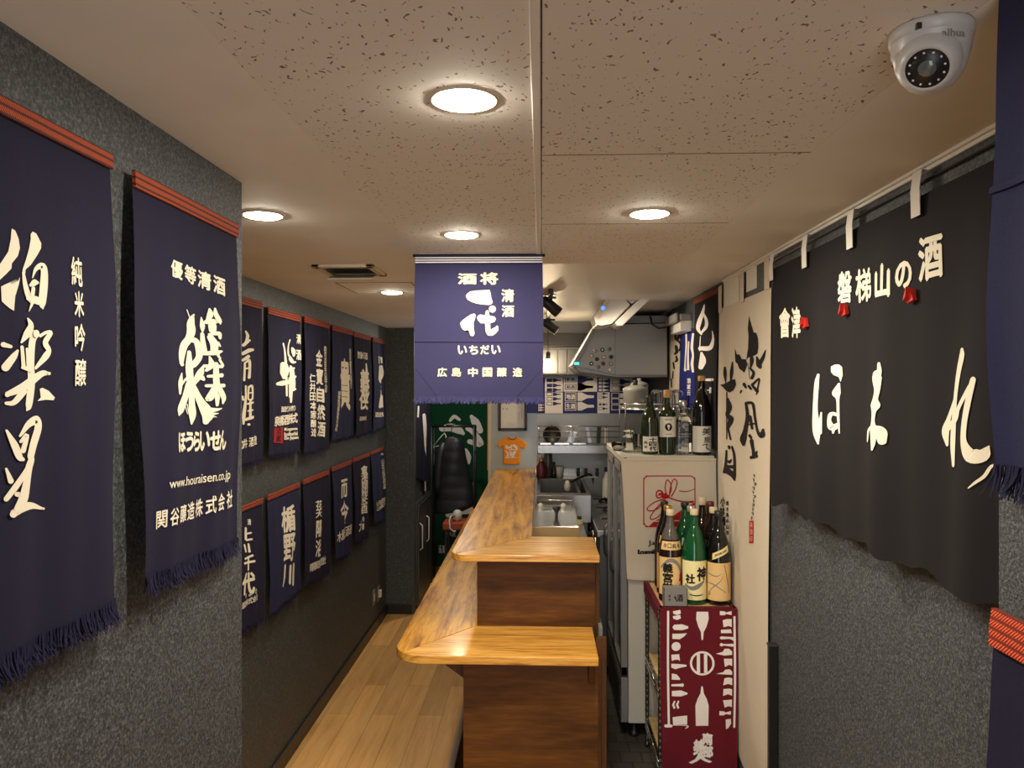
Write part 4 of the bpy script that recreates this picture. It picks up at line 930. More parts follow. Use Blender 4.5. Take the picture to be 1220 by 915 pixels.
# jars and small glass by the bottles
P = coolpos(749, 3.95)
t = thing('swing_top_jar', 'clear swing-top glass jar with a wire clip on the cooler corner', 'jar', P)
b = MB(True); b.lathe([(0, .004), (.032, 0), (.034, .005), (.034, .078), (.026, .092), (.024, .10), (.024, .098), (.030, .078), (.030, .008), (0, .007)], 'glass', 8, sharp=True); b.build('jar_glass', t)
b = MB(True); b.lathe([(.026, .098), (.028, .101), (.026, .112), (0, .118)], 'glass', 20); b.build('glass_lid', t)
b = MB(True); b.tube([(.029, 0, .08), (.034, .0, .10), (.026, 0, .125), (.006, 0, .130), (0.012, -.02, .07), (.03, -.024, .02)], .0022, 'dark'); b.build('wire_clip', t)
P = coolpos(737, 4.06)
t = thing('glass_bowl', 'small squat glass bowl with white contents at the cooler corner', 'bowl', P)
b = MB(True); b.lathe([(0, .002), (.026, 0), (.036, .02), (.038, .045), (.036, .045), (.033, .02), (.022, .006), (0, .006)], 'glass', 24); b.build('bowl_glass', t)
b = MB(True); b.lathe([(0, .007), (.022, .007), (.030, .02), (.032, .034), (.02, .042), (0, .044)], 'lab_white', 20); b.build('white_contents', t)
t = thing('glass_tumbler', 'clear tumbler standing behind the olive-green bottle on the cooler', 'glass', coolpos(761, 4.0))
b = MB(True); b.lathe([(0, .003), (.026, 0), (.033, .09), (.031, .09), (.024, .008), (0, .008)], 'glass', 24); b.build('tumbler_wall', t)
# wire shelf with the rice cooker
t = thing('wire_shelf', 'chrome wire shelf behind the bottles on the cooler', 'shelf', (.6, 4.4, FZ1))
b = MB(); zs = onY(760, 487, 4.35).z
for y in (4.22, 4.30, 4.38, 4.46, 4.54): b.tube([(.455, y, zs), (.84, y, zs)], .0025, 'chrome', 6)
for k in range(14): b.tube([(.455 + k * .0296, 4.22, zs + .003), (.455 + k * .0296, 4.54, zs + .003)], .0018, 'chrome', 6)
b.tube([(.455, 4.215, zs + .03), (.84, 4.215, zs + .03)], .0028, 'chrome', 6)
b.build('wire_deck', t)
for x in (.46, .835):
    for y in (4.22, 4.54):
        b = MB(); b.tube([(x, y, FZ1), (x, y, zs + .035)], .003, 'steel_d', 8); b.build('leg', t)
P = onY(757, 487, 4.37); zt = zs + .006
t = thing('rice_cooker', 'pale grey rice cooker with a dark lid knob on the wire shelf', 'rice cooker', (P.x, 4.37, zt))
b = MB(True); b.lathe([(0, 0), (.062, 0), (.068, .006), (.069, .085), (.071, .09), (.071, .105), (.066, .112), (.03, .125), (0, .128)], 'cooker', 32); b.build('cooker_body', t)
b = MB(True); b.lathe([(0, .124), (.014, .127), (.012, .138), (.016, .150), (.010, .156), (0, .157)], 'dark', 16); b.build('lid_knob', t)
b = MB(True); b.cyl((0.03, -.064, .04), (0.03, -.074, .04), .008, .008, 'grey'); b.build('dial', t)
P = onY(762, 462, 4.50)
t = thing('lidded_canister', 'white lidded canister standing behind the rice cooker', 'canister', (P.x, 4.52, zt))
b = MB(True); b.lathe([(0, 0), (.05, 0), (.052, .12), (.056, .124), (.045, .14), (.012, .152), (.012, .166), (0, .168)], 'cooker', 24); b.build('lid_shell', t)
P = onY(800, 470, 4.45)
for i in range(6):
    x = .665 + (i % 3) * .058; y = 4.42 + (i // 3) * .08
    sk = thing('stem_glass', 'upturned clear glass on the wire shelf behind the bottles', 'glass', (x, y, zt), 'glasses on the wire shelf') if i == 0 else None
    if i == 0:
        b = MB(True); b.lathe([(.024, 0), (.026, .05), (.028, .085), (.018, .10), (0, .102), (0, .099), (.016, .097), (.026, .084), (.0245, .05), (.0225, 0)], 'glass', 20); b.build('glass_bowl', sk); g0 = sk
    else: dup(g0, (x, y, zt), 'upturned clear glass on the wire shelf behind the bottles', 'glasses on the wire shelf')

# ---------------------------------------------------------------- wire rack with the maroon cloth
RX0, RX1, RY0, RY1 = .503, .826, 3.325, 3.745
t = thing('wire_rack', 'chrome wire rack with pale board shelves holding the sake bottles', 'rack', ((RX0 + RX1) / 2, 3.53, KF))
for x in (RX0 + .008, RX1 - .008):
    for y in (RY0 + .008, RY1 - .008):
        b = MB(); prof = [(0, 0), (.013, 0), (.013, .02), (.008, .024)]
        z = .03
        while z < .755: prof += [(.0095, z), (.0095, z + .022), (.0080, z + .024), (.0080, z + .027)]; z += .028
        prof += [(.0095, z), (0, z + .003)]
        b.lathe(prof, 'steel_d', 12, (x, y, KF)); b.build('post', t)
for k, z in enumerate((RT - .018, .655, .345)):
    b = MB()
    for zz in (z, z - .026):
        b.tube([(RX0, RY0, zz), (RX1, RY0, zz), (RX1, RY1, zz), (RX0, RY1, zz), (RX0, RY0, zz)], .004, 'chrome', 6)
    for a, c in (((RX0, RY0), (RX0, RY1)), ((RX1, RY0), (RX1, RY1)), ((RX0, RY0), (RX1, RY0))):
        n = 16
        pts = [(a[0] + (c[0] - a[0]) * i / n, a[1] + (c[1] - a[1]) * i / n, z if i % 2 else z - .026) for i in range(n + 1)]
        b.tube(pts, .002, 'chrome', 5)
    for i in range(9): b.tube([(RX0, RY0 + .02 + i * .047, z), (RX1, RY0 + .02 + i * .047, z)], .0022, 'chrome', 5)
    f = b.build('wire_shelf_frame', t)
    b = MB(); b.box((RX0 + .014, RY0 + .012, z + .003), (RX1 - .014, RY1 - .01, z + .0175), 'palewood', .002); b.build('shelf_board', f)
# maroon cloth
yM = RY0 - .012
TL, TR = Vector((.508, yM, RT - .002)), Vector((.834, yM, RT - .002))
c = Cloth(TL, TR, Vector((.512, yM - .01, .33)), Vector((.834, yM - .01, .33)), (0, -1, 0), .002, 1.4, .2, .002, .003, 15)
ik = Ink(760, 680, 3.894, 'inkw')
ik.p((272,190),(326,190),(328,225),(318,260),(305,285),(302,322),(295,322),(292,285),(280,260),(270,225)).p((268,720),(326,720),(327,625),(318,595),(305,570),(300,537),(293,537),(289,570),(276,595),(266,625))
ring = [(298 + 51 * math.cos(a), 431 + 51 * math.sin(a), 10) for a in [2 * PI * k / 24 for k in range(25)]]; ik.r(*ring, cap=False)
ik.rect(273, 388, 288, 474).rect(306, 388, 321, 474).rect(289,414,305,448,'maroon')
ik.r((140,190,10),(142,718,10)).r((128,718,14),(152,718,14)).r((447,215,10),(447,726,10)).r((425,312,8),(447,322,12))
for y in (195, 218): ik.p((176 - 14, y - 8), (196, y - 14), (199, y + 2), (182, y + 10), (164, y + 4))
ik.p((160,262),(168,250),(205,248),(233,258),(233,268),(205,276),(168,274)).p((160,292),(200,292),(228,290),(215,305),(195,318),(160,316)).c(178,352,21).p((156,390),(192,388),(196,420),(188,414),(172,414),(158,420)).p((156,432),(190,434),(226,438),(226,446),(195,452),(175,458),(156,450)).p((158,478),(180,482),(196,500),(196,508),(158,506)).r((160,532,10),(196,532,12),(206,532,16)).p((158,558),(200,556),(230,568),(230,574),(200,584),(158,582))
for x in (166, 184): ik.p((x - 8, 622), (x + 2, 602), (x + 8, 606), (x + 2, 622), (x + 8, 636), (x, 641))
ik.p((160,678),(228,672),(228,714),(162,712)).r((162,714,4),(220,718,4),(232,724,6),(220,732,3))
for (x, y) in ((410, 196), (406, 660)): ik.p((x - 30, y - 10), (x - 8, y - 8), (x - 2, y - 3), (x + 24, y - 9), (x + 24, y + 9), (x - 2, y + 4), (x - 8, y + 10), (x - 30, y + 10))
ik.p((392,230),(410,224),(434,224),(434,262),(420,256),(405,260),(396,262)).p((384,274),(430,272),(434,290),(384,290)).r((386,312,14),(420,312,10),(438,314,12)).r((386,344,16),(398,344,8),(436,346,14)).p((360,386),(392,376),(400,362),(420,362),(434,374),(434,390),(400,394)).p((396,408),(434,408),(434,442),(420,436),(400,446)).p((360,478),(392,470),(402,458),(422,456),(434,468),(434,482)).p((392,530),(398,498),(415,494),(434,498),(434,530),(415,524)).p((392,580),(394,548),(420,546),(434,550),(434,580),(415,572)).p((392,600),(434,598),(434,634),(420,628),(400,634)).p((406,690),(430,688),(432,710),(420,730),(408,736))
ik.g('南', 323, 782, 44, 52, .1, .06).g('部', 325, 840, 44, 52, .1, .06).g('美', 283, 818, 50, 66, -.1, .06).g('人', 290, 868, 96, 46, -.05, .07)
t = thing('maroon_cloth', 'maroon cloth printed with white bottles and cups draped down the front of the wire rack', 'cloth', (.675, yM, RT))
b = MB(); c.sheet(b, 'maroon', 30, 50); ik.put(b, c.px, 3.0, .001)
b.build('printed_cloth', t)
b = MB()
b.box((.508, yM, RT - .0004), (.834, RY0 + .018, RT + .0010), 'maroon', .0003)
b.box((.4945, yM, RT - .045), (.4965, RY1, RT + .001), 'maroon', .0005); b.box((.4945, yM, RT - .0004), (.518, RY1, RT + .0010), 'maroon'); b.box((.818, RY0, RT - .0004), (.834, RY1, RT + .0010), 'maroon')
b.build('top_fold', t)
P = onY(804, 722, 3.345)
t = thing('pewter_cup_box', 'small grey lidless box with dark brush writing at the front of the rack', 'box', (P.x, 3.355, RT + .0015))
b = MB(True)
for a, d in (((-.05, -.03, 0), (.05, -.027, .08)), ((-.05, .015, 0), (.05, .018, .08)), ((-.05, -.03, 0), (-.047, .018, .08)), ((.047, -.03, 0), (.05, .018, .08)), ((-.05, -.03, 0), (.05, .018, .004))): b.box(a, d, 'boxsteel', .0008)
ik = Ink(0, 0, 1, 'blackink'); ik.g('酒', .018, .040, .026, .030, 0, .03).r((-.006,.036,.004),(.002,.048,.003)).r((-.002,.030,.003),(.004,.054,.004)).g('純', -.026, .032, .010, .012, 0, .02).g('米', -.026, .048, .010, .012, 0, .02)
ik.put(b, lambda uv, off: Vector((uv[0], -.0302 - off, .078 - uv[1])), .03, .0003, .00002); b.build('box_wall', t)
b = MB(True); b.box((-.046, -.026, .066), (.046, .014, .069), 'lab_white'); b.build('card_insert', t)

# dark leaning board by the wall
P = onX(920, 768, XR - .02)
b = MB(); b.box((XR - .034, P.y - .012, 0.0), (XR - .003, P.y + .012, P.z), 'darkm', .002)
t = thing('leaning_board', 'dark narrow board with a metal rim standing against the wall below the black curtain', 'board', (XR - .03, P.y, 0)); b.build('board_panel', t)
b = MB(); b.box((XR - .036, P.y - .014, P.z - .004), (XR - .002, P.y + .014, P.z + .004), 'steel_d', .001); b.box((XR - .038, P.y - .014, 0.0), (XR - .034, P.y - .010, P.z), 'steel_d', .0005); b.build('metal_rim', t)

# ---------------------------------------------------------------- kitchen
def pbox(b, u0, v0, u1, v1, Y, dy, m, bev=0):
    a, c = onY(u0, v0, Y), onY(u1, v1, Y)
    b.box((a.x, Y, c.z), (c.x, Y + dy, a.z), m, bev); return b
def pp(us, Y): return [onY(u, v, Y) for u, v in us]
# range hood over the stove
HY = 5.05
t = thing('range_hood', 'sloping grey metal range hood with bottle-cap magnets on its end panel', 'hood', (.5, 5.5, 1.97))
b = MB(); b.prism(pp([(711, 387), (795, 385), (795, 447), (735, 447), (688, 438), (684, 434)], HY), (0, 1.05, 0), 'hood', .004); b.build('hood_shell', t)
b = MB(); b.prism(pp([(710, 385.5), (713, 388), (687, 437), (682, 434)], HY - .012), (0, 1.06, 0), 'grey', .003); b.build('front_lip', t)
b = MB(); b.prism(pp([(684, 437), (688, 437), (735, 446.5), (795, 447), (795, 449.5), (735, 449.5), (690, 443)], HY - .010), (0, 1.05, 0), 'steel_d', .002); b.build('drip_rail', t)
b = MB(); pbox(b, 732.6, 387, 733.4, 447, HY - .001, .004, 'steel_d'); b.build('panel_seam', t)
b = MB(); pbox(b, 684, 431.5, 690, 434.5, HY - .015, .02, 'cyan', .002); b.build('indicator_light', t)
b = MB(); pbox(b, 716, 376, 795, 385, HY + .05, .9, 'steel_d', .002); b.build('dark_gap_fill', t)  # dull dark box puts the shade of the space above the hood into colour
zz = 6.533
cm = ['cap_s', 'dark', 'boxsteel', 'cap_g', 'dark', 'cork', 'dark', 'dark', 'cap_m', 'boxsteel', 'boxsteel', 'cap_s']
for k, (u, v) in enumerate([(450,703),(507,698),(563,692),(424,743),(465,770),(518,755),(576,753),(421,805),(513,805),(574,806),(477,832),(566,852)]):
    P = onY(640 + u / zz, 310 + v / zz, HY)
    c = MB(); rot = Matrix.Rotation(PI / 2, 3, 'X')
    c.lathe([(.013, .0), (.0135, .003), (.011, .006), (.006, .0066)], cm[k], 14, P, rot); c.lathe([(.006, .0066), (0, .007)], 'lab_white' if k % 2 else 'dark', 14, P, rot)
    tag(c.build('cap_magnet'), 'round bottle-cap magnet stuck on the end of the grey range hood', 'magnet', 'cap magnets on the range hood')
# ceiling unit with the blue glow
AY = 4.45
t = thing('air_conditioner', 'white ceiling unit with a blue glowing slot and an open flap above the hood', 'air conditioner', (.45, AY, 2.4))
b = MB(); b.prism(pp([(729, 346), (737, 349), (745, 356), (751, 363), (729, 386), (717, 388), (711, 387), (707, 377)], AY), (0, .32, 0), 'white', .006); b.build('unit_body', t)
b = MB(); b.prism(pp([(727, 349.5), (732, 352), (713, 380), (709, 376)], AY - .004), (0, .006, 0), 'cream', .001); r = b.build('slot_recess', t)
b = MB(); b.lathe([(.013, 0), (.010, .006), (0, .008)], 'uv', 16, onY(718.5, 367, AY - .003), Matrix.Rotation(PI / 2, 3, 'X')); b.build('blue_lamp', r)
b = MB(); b.prism(pp([(730, 345.5), (777, 346), (753, 362)], AY + .01), (0, .26, 0), 'white', .003); b.build('ceiling_plate', t)
b = MB(); b.prism(pp([(733, 384), (737, 388), (742, 388), (776, 355), (777, 349), (772, 348), (766, 352)], AY - .02), (0, .30, 0), 'white', .005); b.build('open_flap', t)
# track spotlights
def spot(P, d, label, power, rr=.032, L=.12):
    t = thing('spotlight', label, 'spotlight', P, 'black spotlights under the ceiling')
    d = Vector(d).normalized(); R = Vector((0, 0, 1)).rotation_difference(d).to_matrix()
    b = MB(True); c = Vector((0, 0, -.05))
    b.lathe([(0, -L * .5), (rr * .8, -L * .5), (rr * .9, -L * .3), (rr, L * .45), (rr * .93, L * .5), (rr * .85, L * .46)], 'dark', 24, c, R); b.build('lamp_housing', t)
    b = MB(True); b.lathe([(rr * .86, L * .465), (0, L * .47)], 'white', 20, c, R); b.build('lens', t)
    b = MB(True); b.tube([(0, 0, 0), (-.03, 0, -.01), (-.035, 0, -.05), (0, 0, -.05)], .006, 'dark', 8); b.box((-.05, -.02, -.012), (.03, .02, 0), 'dark', .002); b.build('bracket', t)
    ld = bpy.data.lights.new('spot_light', 'SPOT'); ld.energy = power; ld.color = (1, .84, .64); ld.spot_size = 1.9; ld.spot_blend = .6; ld.shadow_soft_size = .03
    lo = bpy.data.objects.new('spot_lamp', ld); C.objects.link(lo); lo.parent = t; lo.location = c + d * (L * .5 + .01)
    lo.rotation_euler = Vector((0, 0, -1)).rotation_difference(d).to_euler()
P = onY(656, 353, 4.22); spot((P.x, 4.22, CZ - .004), (.75, .15, -.62), 'black spotlight beside the indigo banner, the upper of two', SPOT)
P = onY(656, 381, 5.35); spot((P.x, 5.35, CZ - .03), (.75, -.1, -.55), 'black spotlight lower down in front of the dark steel beam', SPOT)
b = MB(); b.box((.035, 3.9, CZ - .028), (.06, 5.6, CZ), 'darkm', .002); t = tag(b.build('light_track'), 'black lighting track on the kitchen ceiling carrying two spotlights', 'light track')
# bare bulb
P = onY(653, 434, 5.6)
t = thing('bare_bulb', 'bare glowing bulb hanging at the edge of the indigo banner', 'lamp', (P.x, 5.6, P.z))
b = MB(True); b.lathe([(0, -.03), (.016, -.026), (.028, -.008), (.028, .008), (.016, .03), (.012, .04)], 'bulb', 24); b.build('glass_bulb', t)
b = MB(True); b.lathe([(.013, .036), (.016, .04), (.016, .085), (.008, .092), (0, .093)], 'dark', 16); b.tube([(0, 0, .09), (0, 0, CZ - P.z)], .003, 'dark', 6); b.build('socket_and_cord', t)
# steel beam, cabinet, printed wall cloth
b = MB(); pbox(b, 640, 397, 715, 413, 5.85, .34, 'darksteel', .004); pbox(b, 640, 383, 715, 397, 5.95, .24, 'hood'); tag(b.build('steel_beam'), 'dark stainless beam across the kitchen under the ceiling', 'beam')['kind'] = 'structure'
t = thing('wall_cabinet', 'grey flat wall cabinet behind the bare bulb', 'cabinet', (onY(672, 447, 5.9).x, 5.95, onY(672, 447, 5.9).z))
b = MB(); pbox(b, 642, 414, 714, 446, 5.92, .27, 'grey', .003); b.build('cabinet_body', t)
for u0, u1 in ((643, 664), (665, 675.5), (676.5, 713)):
    b = MB(); pbox(b, u0, 416, u1, 445, 5.908, .012, 'steel_d', .002); b.build('cabinet_door', t)
yP = YK - .014; s7 = 7.04
t = thing('printed_wall_cloth', 'blue and white cloth printed with rows of bottles across the kitchen wall', 'wall hanging', (.4, yP, 1.75))
b = MB(); pbox(b, 628, 449, 790, 492.5, yP, .004, 'blue')
ik = Ink(640, 430, s7, 'inkw')
for (u0, v0, u1, v1) in ((65, 138, 215, 258), (222, 138, 503, 258), (612, 138, 800, 258), (65, 264, 215, 440), (505, 262, 608, 440)): ik.rect(u0, v0, u1, v1)
def bott(x0, x1, y, h, m):
    L = x1 - x0; ik.p((x0, y - h), (x0 + L * .25, y - h), (x0 + L * .6, y - h * .36), (x1, y - h * .3), (x1, y + h * .3), (x0 + L * .6, y + h * .36), (x0 + L * .25, y + h), (x0, y + h), m=m)
for y in (162, 206, 243): ik.rect(80, y - 14, 126, y + 14, 'blue'); bott(130, 200, y, 15, 'blue')
for y in (155, 218): ik.rect(232, y - 24, 328, y + 24, 'blue'); ik.rect(238, y - 19, 322, y + 19); ik.g('新酒' if y < 200 else '銘酒', 280, y, 70, 30, 0, .02, 'blue'); bott(338, 470, y, 32, 'blue')
for y in (155, 185, 215, 245): ik.rect(516, y - 10, 542, y + 10); bott(548, 598, y, 11, 'inkw')
for y in (175, 230): ik.rect(626, y - 22, 686, y + 22, 'blue'); ik.rect(629, y - 18, 682, y + 18); bott(692, 780, y, 24, 'blue')
for y in (280, 318, 358, 398): ik.rect(80, y - 15, 126, y + 15, 'blue'); ik.rect(84, y - 11, 122, y + 11); bott(132, 198, y, 14, 'blue')
for y, w_ in ((300, '地酒'), (380, '生酒')): ik.rect(232, y - 36, 328, y + 36); ik.rect(238, y - 31, 322, y + 31, 'blue'); ik.g(w_, 280, y, 74, 44, 0, .03); bott(338, 476, y, 36, 'inkw')
for y in (275, 305, 335, 365, 400): ik.rect(516, y - 11, 542, y + 11, 'blue'); ik.rect(519, y - 8, 539, y + 8); bott(548, 590, y, 10, 'blue')
for y in (290, 338, 390): ik.rect(622, y - 23, 690, y + 23); ik.rect(628, y - 18, 684, y + 18, 'blue'); bott(694, 770, y, 18, 'inkw')
for y in (370, 392, 412): ik.rect(10, y - 8, 20, y + 8); bott(24, 56, y, 8, 'inkw')
ik.put(b, lambda uv, off: onY(uv[0], uv[1], yP) + Vector((0, -off, 0)), 200, .0006, .0002)
b.build('printed_cloth', t)
b = MB(); pbox(b, 628, 447, 790, 449.5, yP - .004, .012, 'steel_d', .001); b.build('hanging_rail', t)
# wall shelf with pans
SY = 5.86
zs = onY(680, 530.5, SY).z
t = thing('steel_wall_shelf', 'stainless wall shelf holding pans and lids below the printed cloth', 'shelf', (.28, 6.0, zs))
x0, x1 = onY(640.5, 530, SY).x, onY(724, 530, SY).x
b = MB(); b.box((x0, SY, zs - .010), (x1, YK, zs), 'steel', .001); b.box((x0, SY - .004, zs - .062), (x1, SY + .012, zs), 'steel', .002); b.build('shelf_plate', t)
b = MB()
for v in (508, 514, 521): z = onY(680, v, SY).z; b.tube([(x0, SY + .01, z), (x1 + .1, SY + .01, z)], .0035, 'chrome', 6)
for x in (x0 + .01, (x0 + x1) / 2, x1 - .01): b.tube([(x, SY + .01, zs), (x, SY + .01, onY(680, 507, SY).z)], .003, 'chrome', 6)
b.build('guard_rail', t)
P = onY(657.5, 518, 5.98); R = Matrix.Rotation(PI / 2 - .12, 3, 'X')
t = thing('frying_pan', 'round black frying pan standing on edge on the steel shelf', 'pan', (P.x, 5.98, zs))
rp = .068
b = MB(True); b.lathe([(0, 0), (rp * .8, 0), (rp, .03), (rp * 1.02, .032), (rp * .96, .031), (rp * .78, .005), (0, .005)], 'dark', 32, (0, 0, rp + .004), R); b.build('pan_bowl', t)
b = MB(True); b.box((-.008, .0, rp * 2 - .004), (.008, .012, rp * 2 + .012), 'dark', .002); b.build('pan_handle', t)
for (u, w_, h_, lean, lb, nm) in ((679, .05, .10, .35, 'thin steel tray leaning on the steel shelf beside the frying pan', 'steel_tray'), (703, .03, .13, -.18, 'narrow steel grater leaning among pans on the steel shelf', 'steel_grater'), (713, .03, .13, .05, 'dark upright cutting tray at the end of the steel shelf', 'dark_tray'), (722, .022, .12, .0, 'pale upright board at the end of the steel shelf', 'pale_board')):
    P = onY(u, 520, 6.0); m = {'dark_tray': 'dark', 'pale_board': 'lab_white'}.get(nm, 'steel')
    t = thing(nm, lb, 'tray', (P.x, 6.0, zs + .002)); rot = Matrix.Rotation(lean, 3, 'Y')
    b = MB(True); b.box((-w_ / 2, 0, .004), (w_ / 2, .012, h_), m, .002, rot, (0, 0, .004)); b.build('tray_plate', t)
    b = MB(True); b.box((-w_ / 2 - .002, -.003, h_ - .006), (w_ / 2 + .002, .015, h_), 'chrome' if m == 'steel' else m, .001, rot, (0, 0, .004)); b.build('tray_lip', t)
for (ua, ub, lb) in ((643, 657, 'flat steel tray lying at the front of the steel shelf, under the frying pan'), (660, 679, 'flat steel tray lying at the middle front of the steel shelf'), (682, 699, 'shallow steel tray lying at the front of the steel shelf below the grater')):
    a, c_ = onY(ua, 529, SY + .03).x, onY(ub, 529, SY + .03).x
    t = thing('serving_tray', lb, 'tray', ((a + c_) / 2, SY + .09, zs + .001), 'flat trays on the steel shelf')
    w_ = (c_ - a) / 2
    b = MB(True); b.prism([(-w_, -.05, 0), (w_, -.05, 0), (w_ * .9, -.05, .014), (-w_ * .9, -.05, .014)], (0, .12, 0), 'chrome', .002); b.build('tray_plate', t)
    b = MB(True); b.tube([(-.014, 0, .013), (-.014, 0, .022), (.014, 0, .022), (.014, 0, .013)], .003, 'dark', 6); b.build('tray_grip', t)
# sink counter on the back wall
KT = onY(690, 578, 5.62).z; KYF = 5.1
x0, x1 = -.03, .328
t = thing('sink_counter', 'stainless sink counter along the kitchen back wall', 'sink', (.2, 5.6, KF))
b = MB(); b.box((x0, KYF, KT - .18), (x1, KYF + .03, KT), 'steel', .002)
b.box((x0, KYF + .03, KT - .02), (x1, KYF + .12, KT), 'steel'); b.box((x0, 5.98, KT - .02), (x1, YK, KT), 'steel'); b.box((.25, KYF + .12, KT - .02), (.265, 5.98, KT), 'steel'); b.box((x0, KYF + .12, KT - .02), (x0 + .02, 5.98, KT), 'steel'); b.box((x1 - .02, KYF + .12, KT - .02), (x1, 5.98, KT), 'steel'); b.build('counter_rim', t)
for xa, xb in ((x0 + .02, .25), (.265, x1 - .02)):
    b = MB(); a, c_ = (xa, KYF + .12, KT - .2), (xb, 5.98, KT - .002)
    b.box((a[0], a[1], a[2]), (c_[0], c_[1], a[2] + .006), 'steel_d')
    for q in (((a[0], a[1], a[2]), (a[0] + .004, c_[1], c_[2])), ((c_[0] - .004, a[1], a[2]), (c_[0], c_[1], c_[2])), ((a[0], a[1], a[2]), (c_[0], a[1] + .004, c_[2])), ((a[0], c_[1] - .004, a[2]), (c_[0], c_[1], c_[2]))): b.box(*q, 'steel_d')
    b.build('sink_basin', t)
b = MB(); b.box((x0, YK - .02, KT), (x1, YK, KT + .06), 'steel', .002); b.build('upstand', t)
for x in (x0 + .02, x1 - .05):
    b = MB(); b.box((x, KYF + .04, KF), (x + .03, KYF + .07, KT - .18), 'steel_d'); b.build('leg', t)
# faucet
FYq = 6.07
P = onY(703, 578, FYq)
t = thing('kitchen_faucet', 'black swan-neck faucet with a white nozzle over the sink', 'faucet', (P.x, FYq, KT))
b = MB(); z0 = KT
q = [onY(u, v, y) for u, v, y in ((706.5, 577, FYq), (706, 569, FYq), (703.5, 565, FYq), (699, 565.5, FYq - .04), (676, 575.5, FYq - .28))]
b.tube([(q[0].x, FYq, KT + .002)] + q, .009, 'dark', 10); b.build('spout', t)
b = MB(); e = q[-1]; b.lathe([(0, .02), (.012, .018), (.018, .004), (.026, -.02), (.024, -.05), (.016, -.06), (0, -.06)], 'lab_white', 18, e); b.build('nozzle', t)
for u in (689, 698, 711.5):
    b = MB(); c_ = onY(u, 574, FYq); b.lathe([(.012, 0), (.014, .03), (.010, .04), (.014, .06), (0, .062)], 'dark', 14, (c_.x, FYq, KT + .012)); b.build('tap_handle', t)
b = MB(); a, c_ = onY(690, 579, FYq), onY(711, 579, FYq); b.box((a.x, FYq - .03, KT + .001), (c_.x, FYq + .03, KT + .012), 'white', .004); b.build('tap_base', t)
def simple_bottle(label, u, Y, r, h, m, capm, cat='bottle', name='kitchen_bottle', z=None):
    P = onY(u, 575, Y)
    t = thing(name, label, cat, (P.x, Y, KT + .001 if z is None else z))
    b = MB(True); b.lathe([(0, 0), (r, 0), (r * 1.03, .008), (r, h * .6), (r * .45, h * .8), (r * .42, h * .88)], m, 20); b.build('bottle_body', t)
    b = MB(True); b.lathe([(r * .46, h * .86), (r * .5, h * .87), (r * .5, h), (0, h)], capm, 16); b.build('bottle_cap', t)
simple_bottle('squat brown jar of sauce at the counter end of the sink', 645, 6.06, .04, .15, 'cap_m', 'cap_g')
simple_bottle('tall smoky bottle with a black cap behind the brown jar', 653, 6.142, .032, .32, 'g_grey', 'dark')
simple_bottle('small dark soap bottle between the jar and the white cup', 660, 6.08, .022, .12, 'g_brown', 'dark')
simple_bottle('white round detergent bottle with a dark cap by the steel post', 723, 5.96, .035, .24, 'white', 'blue', z=1.0865)
P = onY(667, 576, 6.08)
t = thing('white_cup', 'white plastic cup on the back edge of the sink', 'cup', (P.x, 6.08, KT + .001))
b = MB(True); b.lathe([(0, .003), (.026, 0), (.032, .07), (.033, .085), (.030, .085), (.024, .008), (0, .008)], 'white', 20); b.build('cup_wall', t)
# steel corner post by the cooler
a = onY(726, 560, 4.9)
b = MB(); b.box((a.x - .012, 4.625, KF), (a.x + .012, 4.65, 1.50), 'steel_d', .002); tag(b.build('steel_post'), 'slim upright steel post behind the cooler corner', 'post')
# stove under the hood
t = thing('gas_stove', 'stainless gas stove with a row of round knobs along its dark front', 'stove', (.6, 5.35, KF))
b = MB(); b.box((.35, 4.66, KF + .05), (.84, 6.02, 1.06), 'steel_d', .004); b.build('stove_body', t)
b = MB(); b.box((.335, 4.66, 1.045), (.84, 6.02, 1.085), 'steel', .004); b.build('stove_top', t)
b = MB(); b.box((.338, 4.68, .90), (.352, 6.0, 1.04), 'dark', .002); b.build('knob_panel', t)
for y in (4.78, 5.02, 5.28, 5.56):
    b = MB(); R = Matrix.Rotation(-PI / 2, 3, 'Y'); b.lathe([(.034, 0), (.036, .006), (.030, .010), (.024, .012), (.022, .03), (0, .032)], ['chrome', 'chrome', 'chrome', 'dark', 'dark'], 24, (.338, y, .985), R); b.build('knob', t)
for x in (.48, .70):
    for y in (4.95, 5.4, 5.8):
        b = MB(); b.lathe([(.0, 0), (.05, 0), (.05, .012), (.03, .018), (0, .02)], 'dark', 20, (x, y, 1.085))
        for k in range(4): a = k * PI / 2; b.box((x + .03 * math.cos(a) - .06 * abs(math.cos(a)) - .004, y - .06 * abs(math.sin(a)) - .004, 1.10), (x + .03 * math.cos(a) + .06 * abs(math.cos(a)) + .004, y + .06 * abs(math.sin(a)) + .004, 1.112), 'dark')
        b.build('burner', t)
for x in (.38, .8):
    for y in (4.7, 5.98): b = MB(); b.cyl((x, y, KF), (x, y, KF + .06), .018, .018, 'dark'); b.build('foot', t)
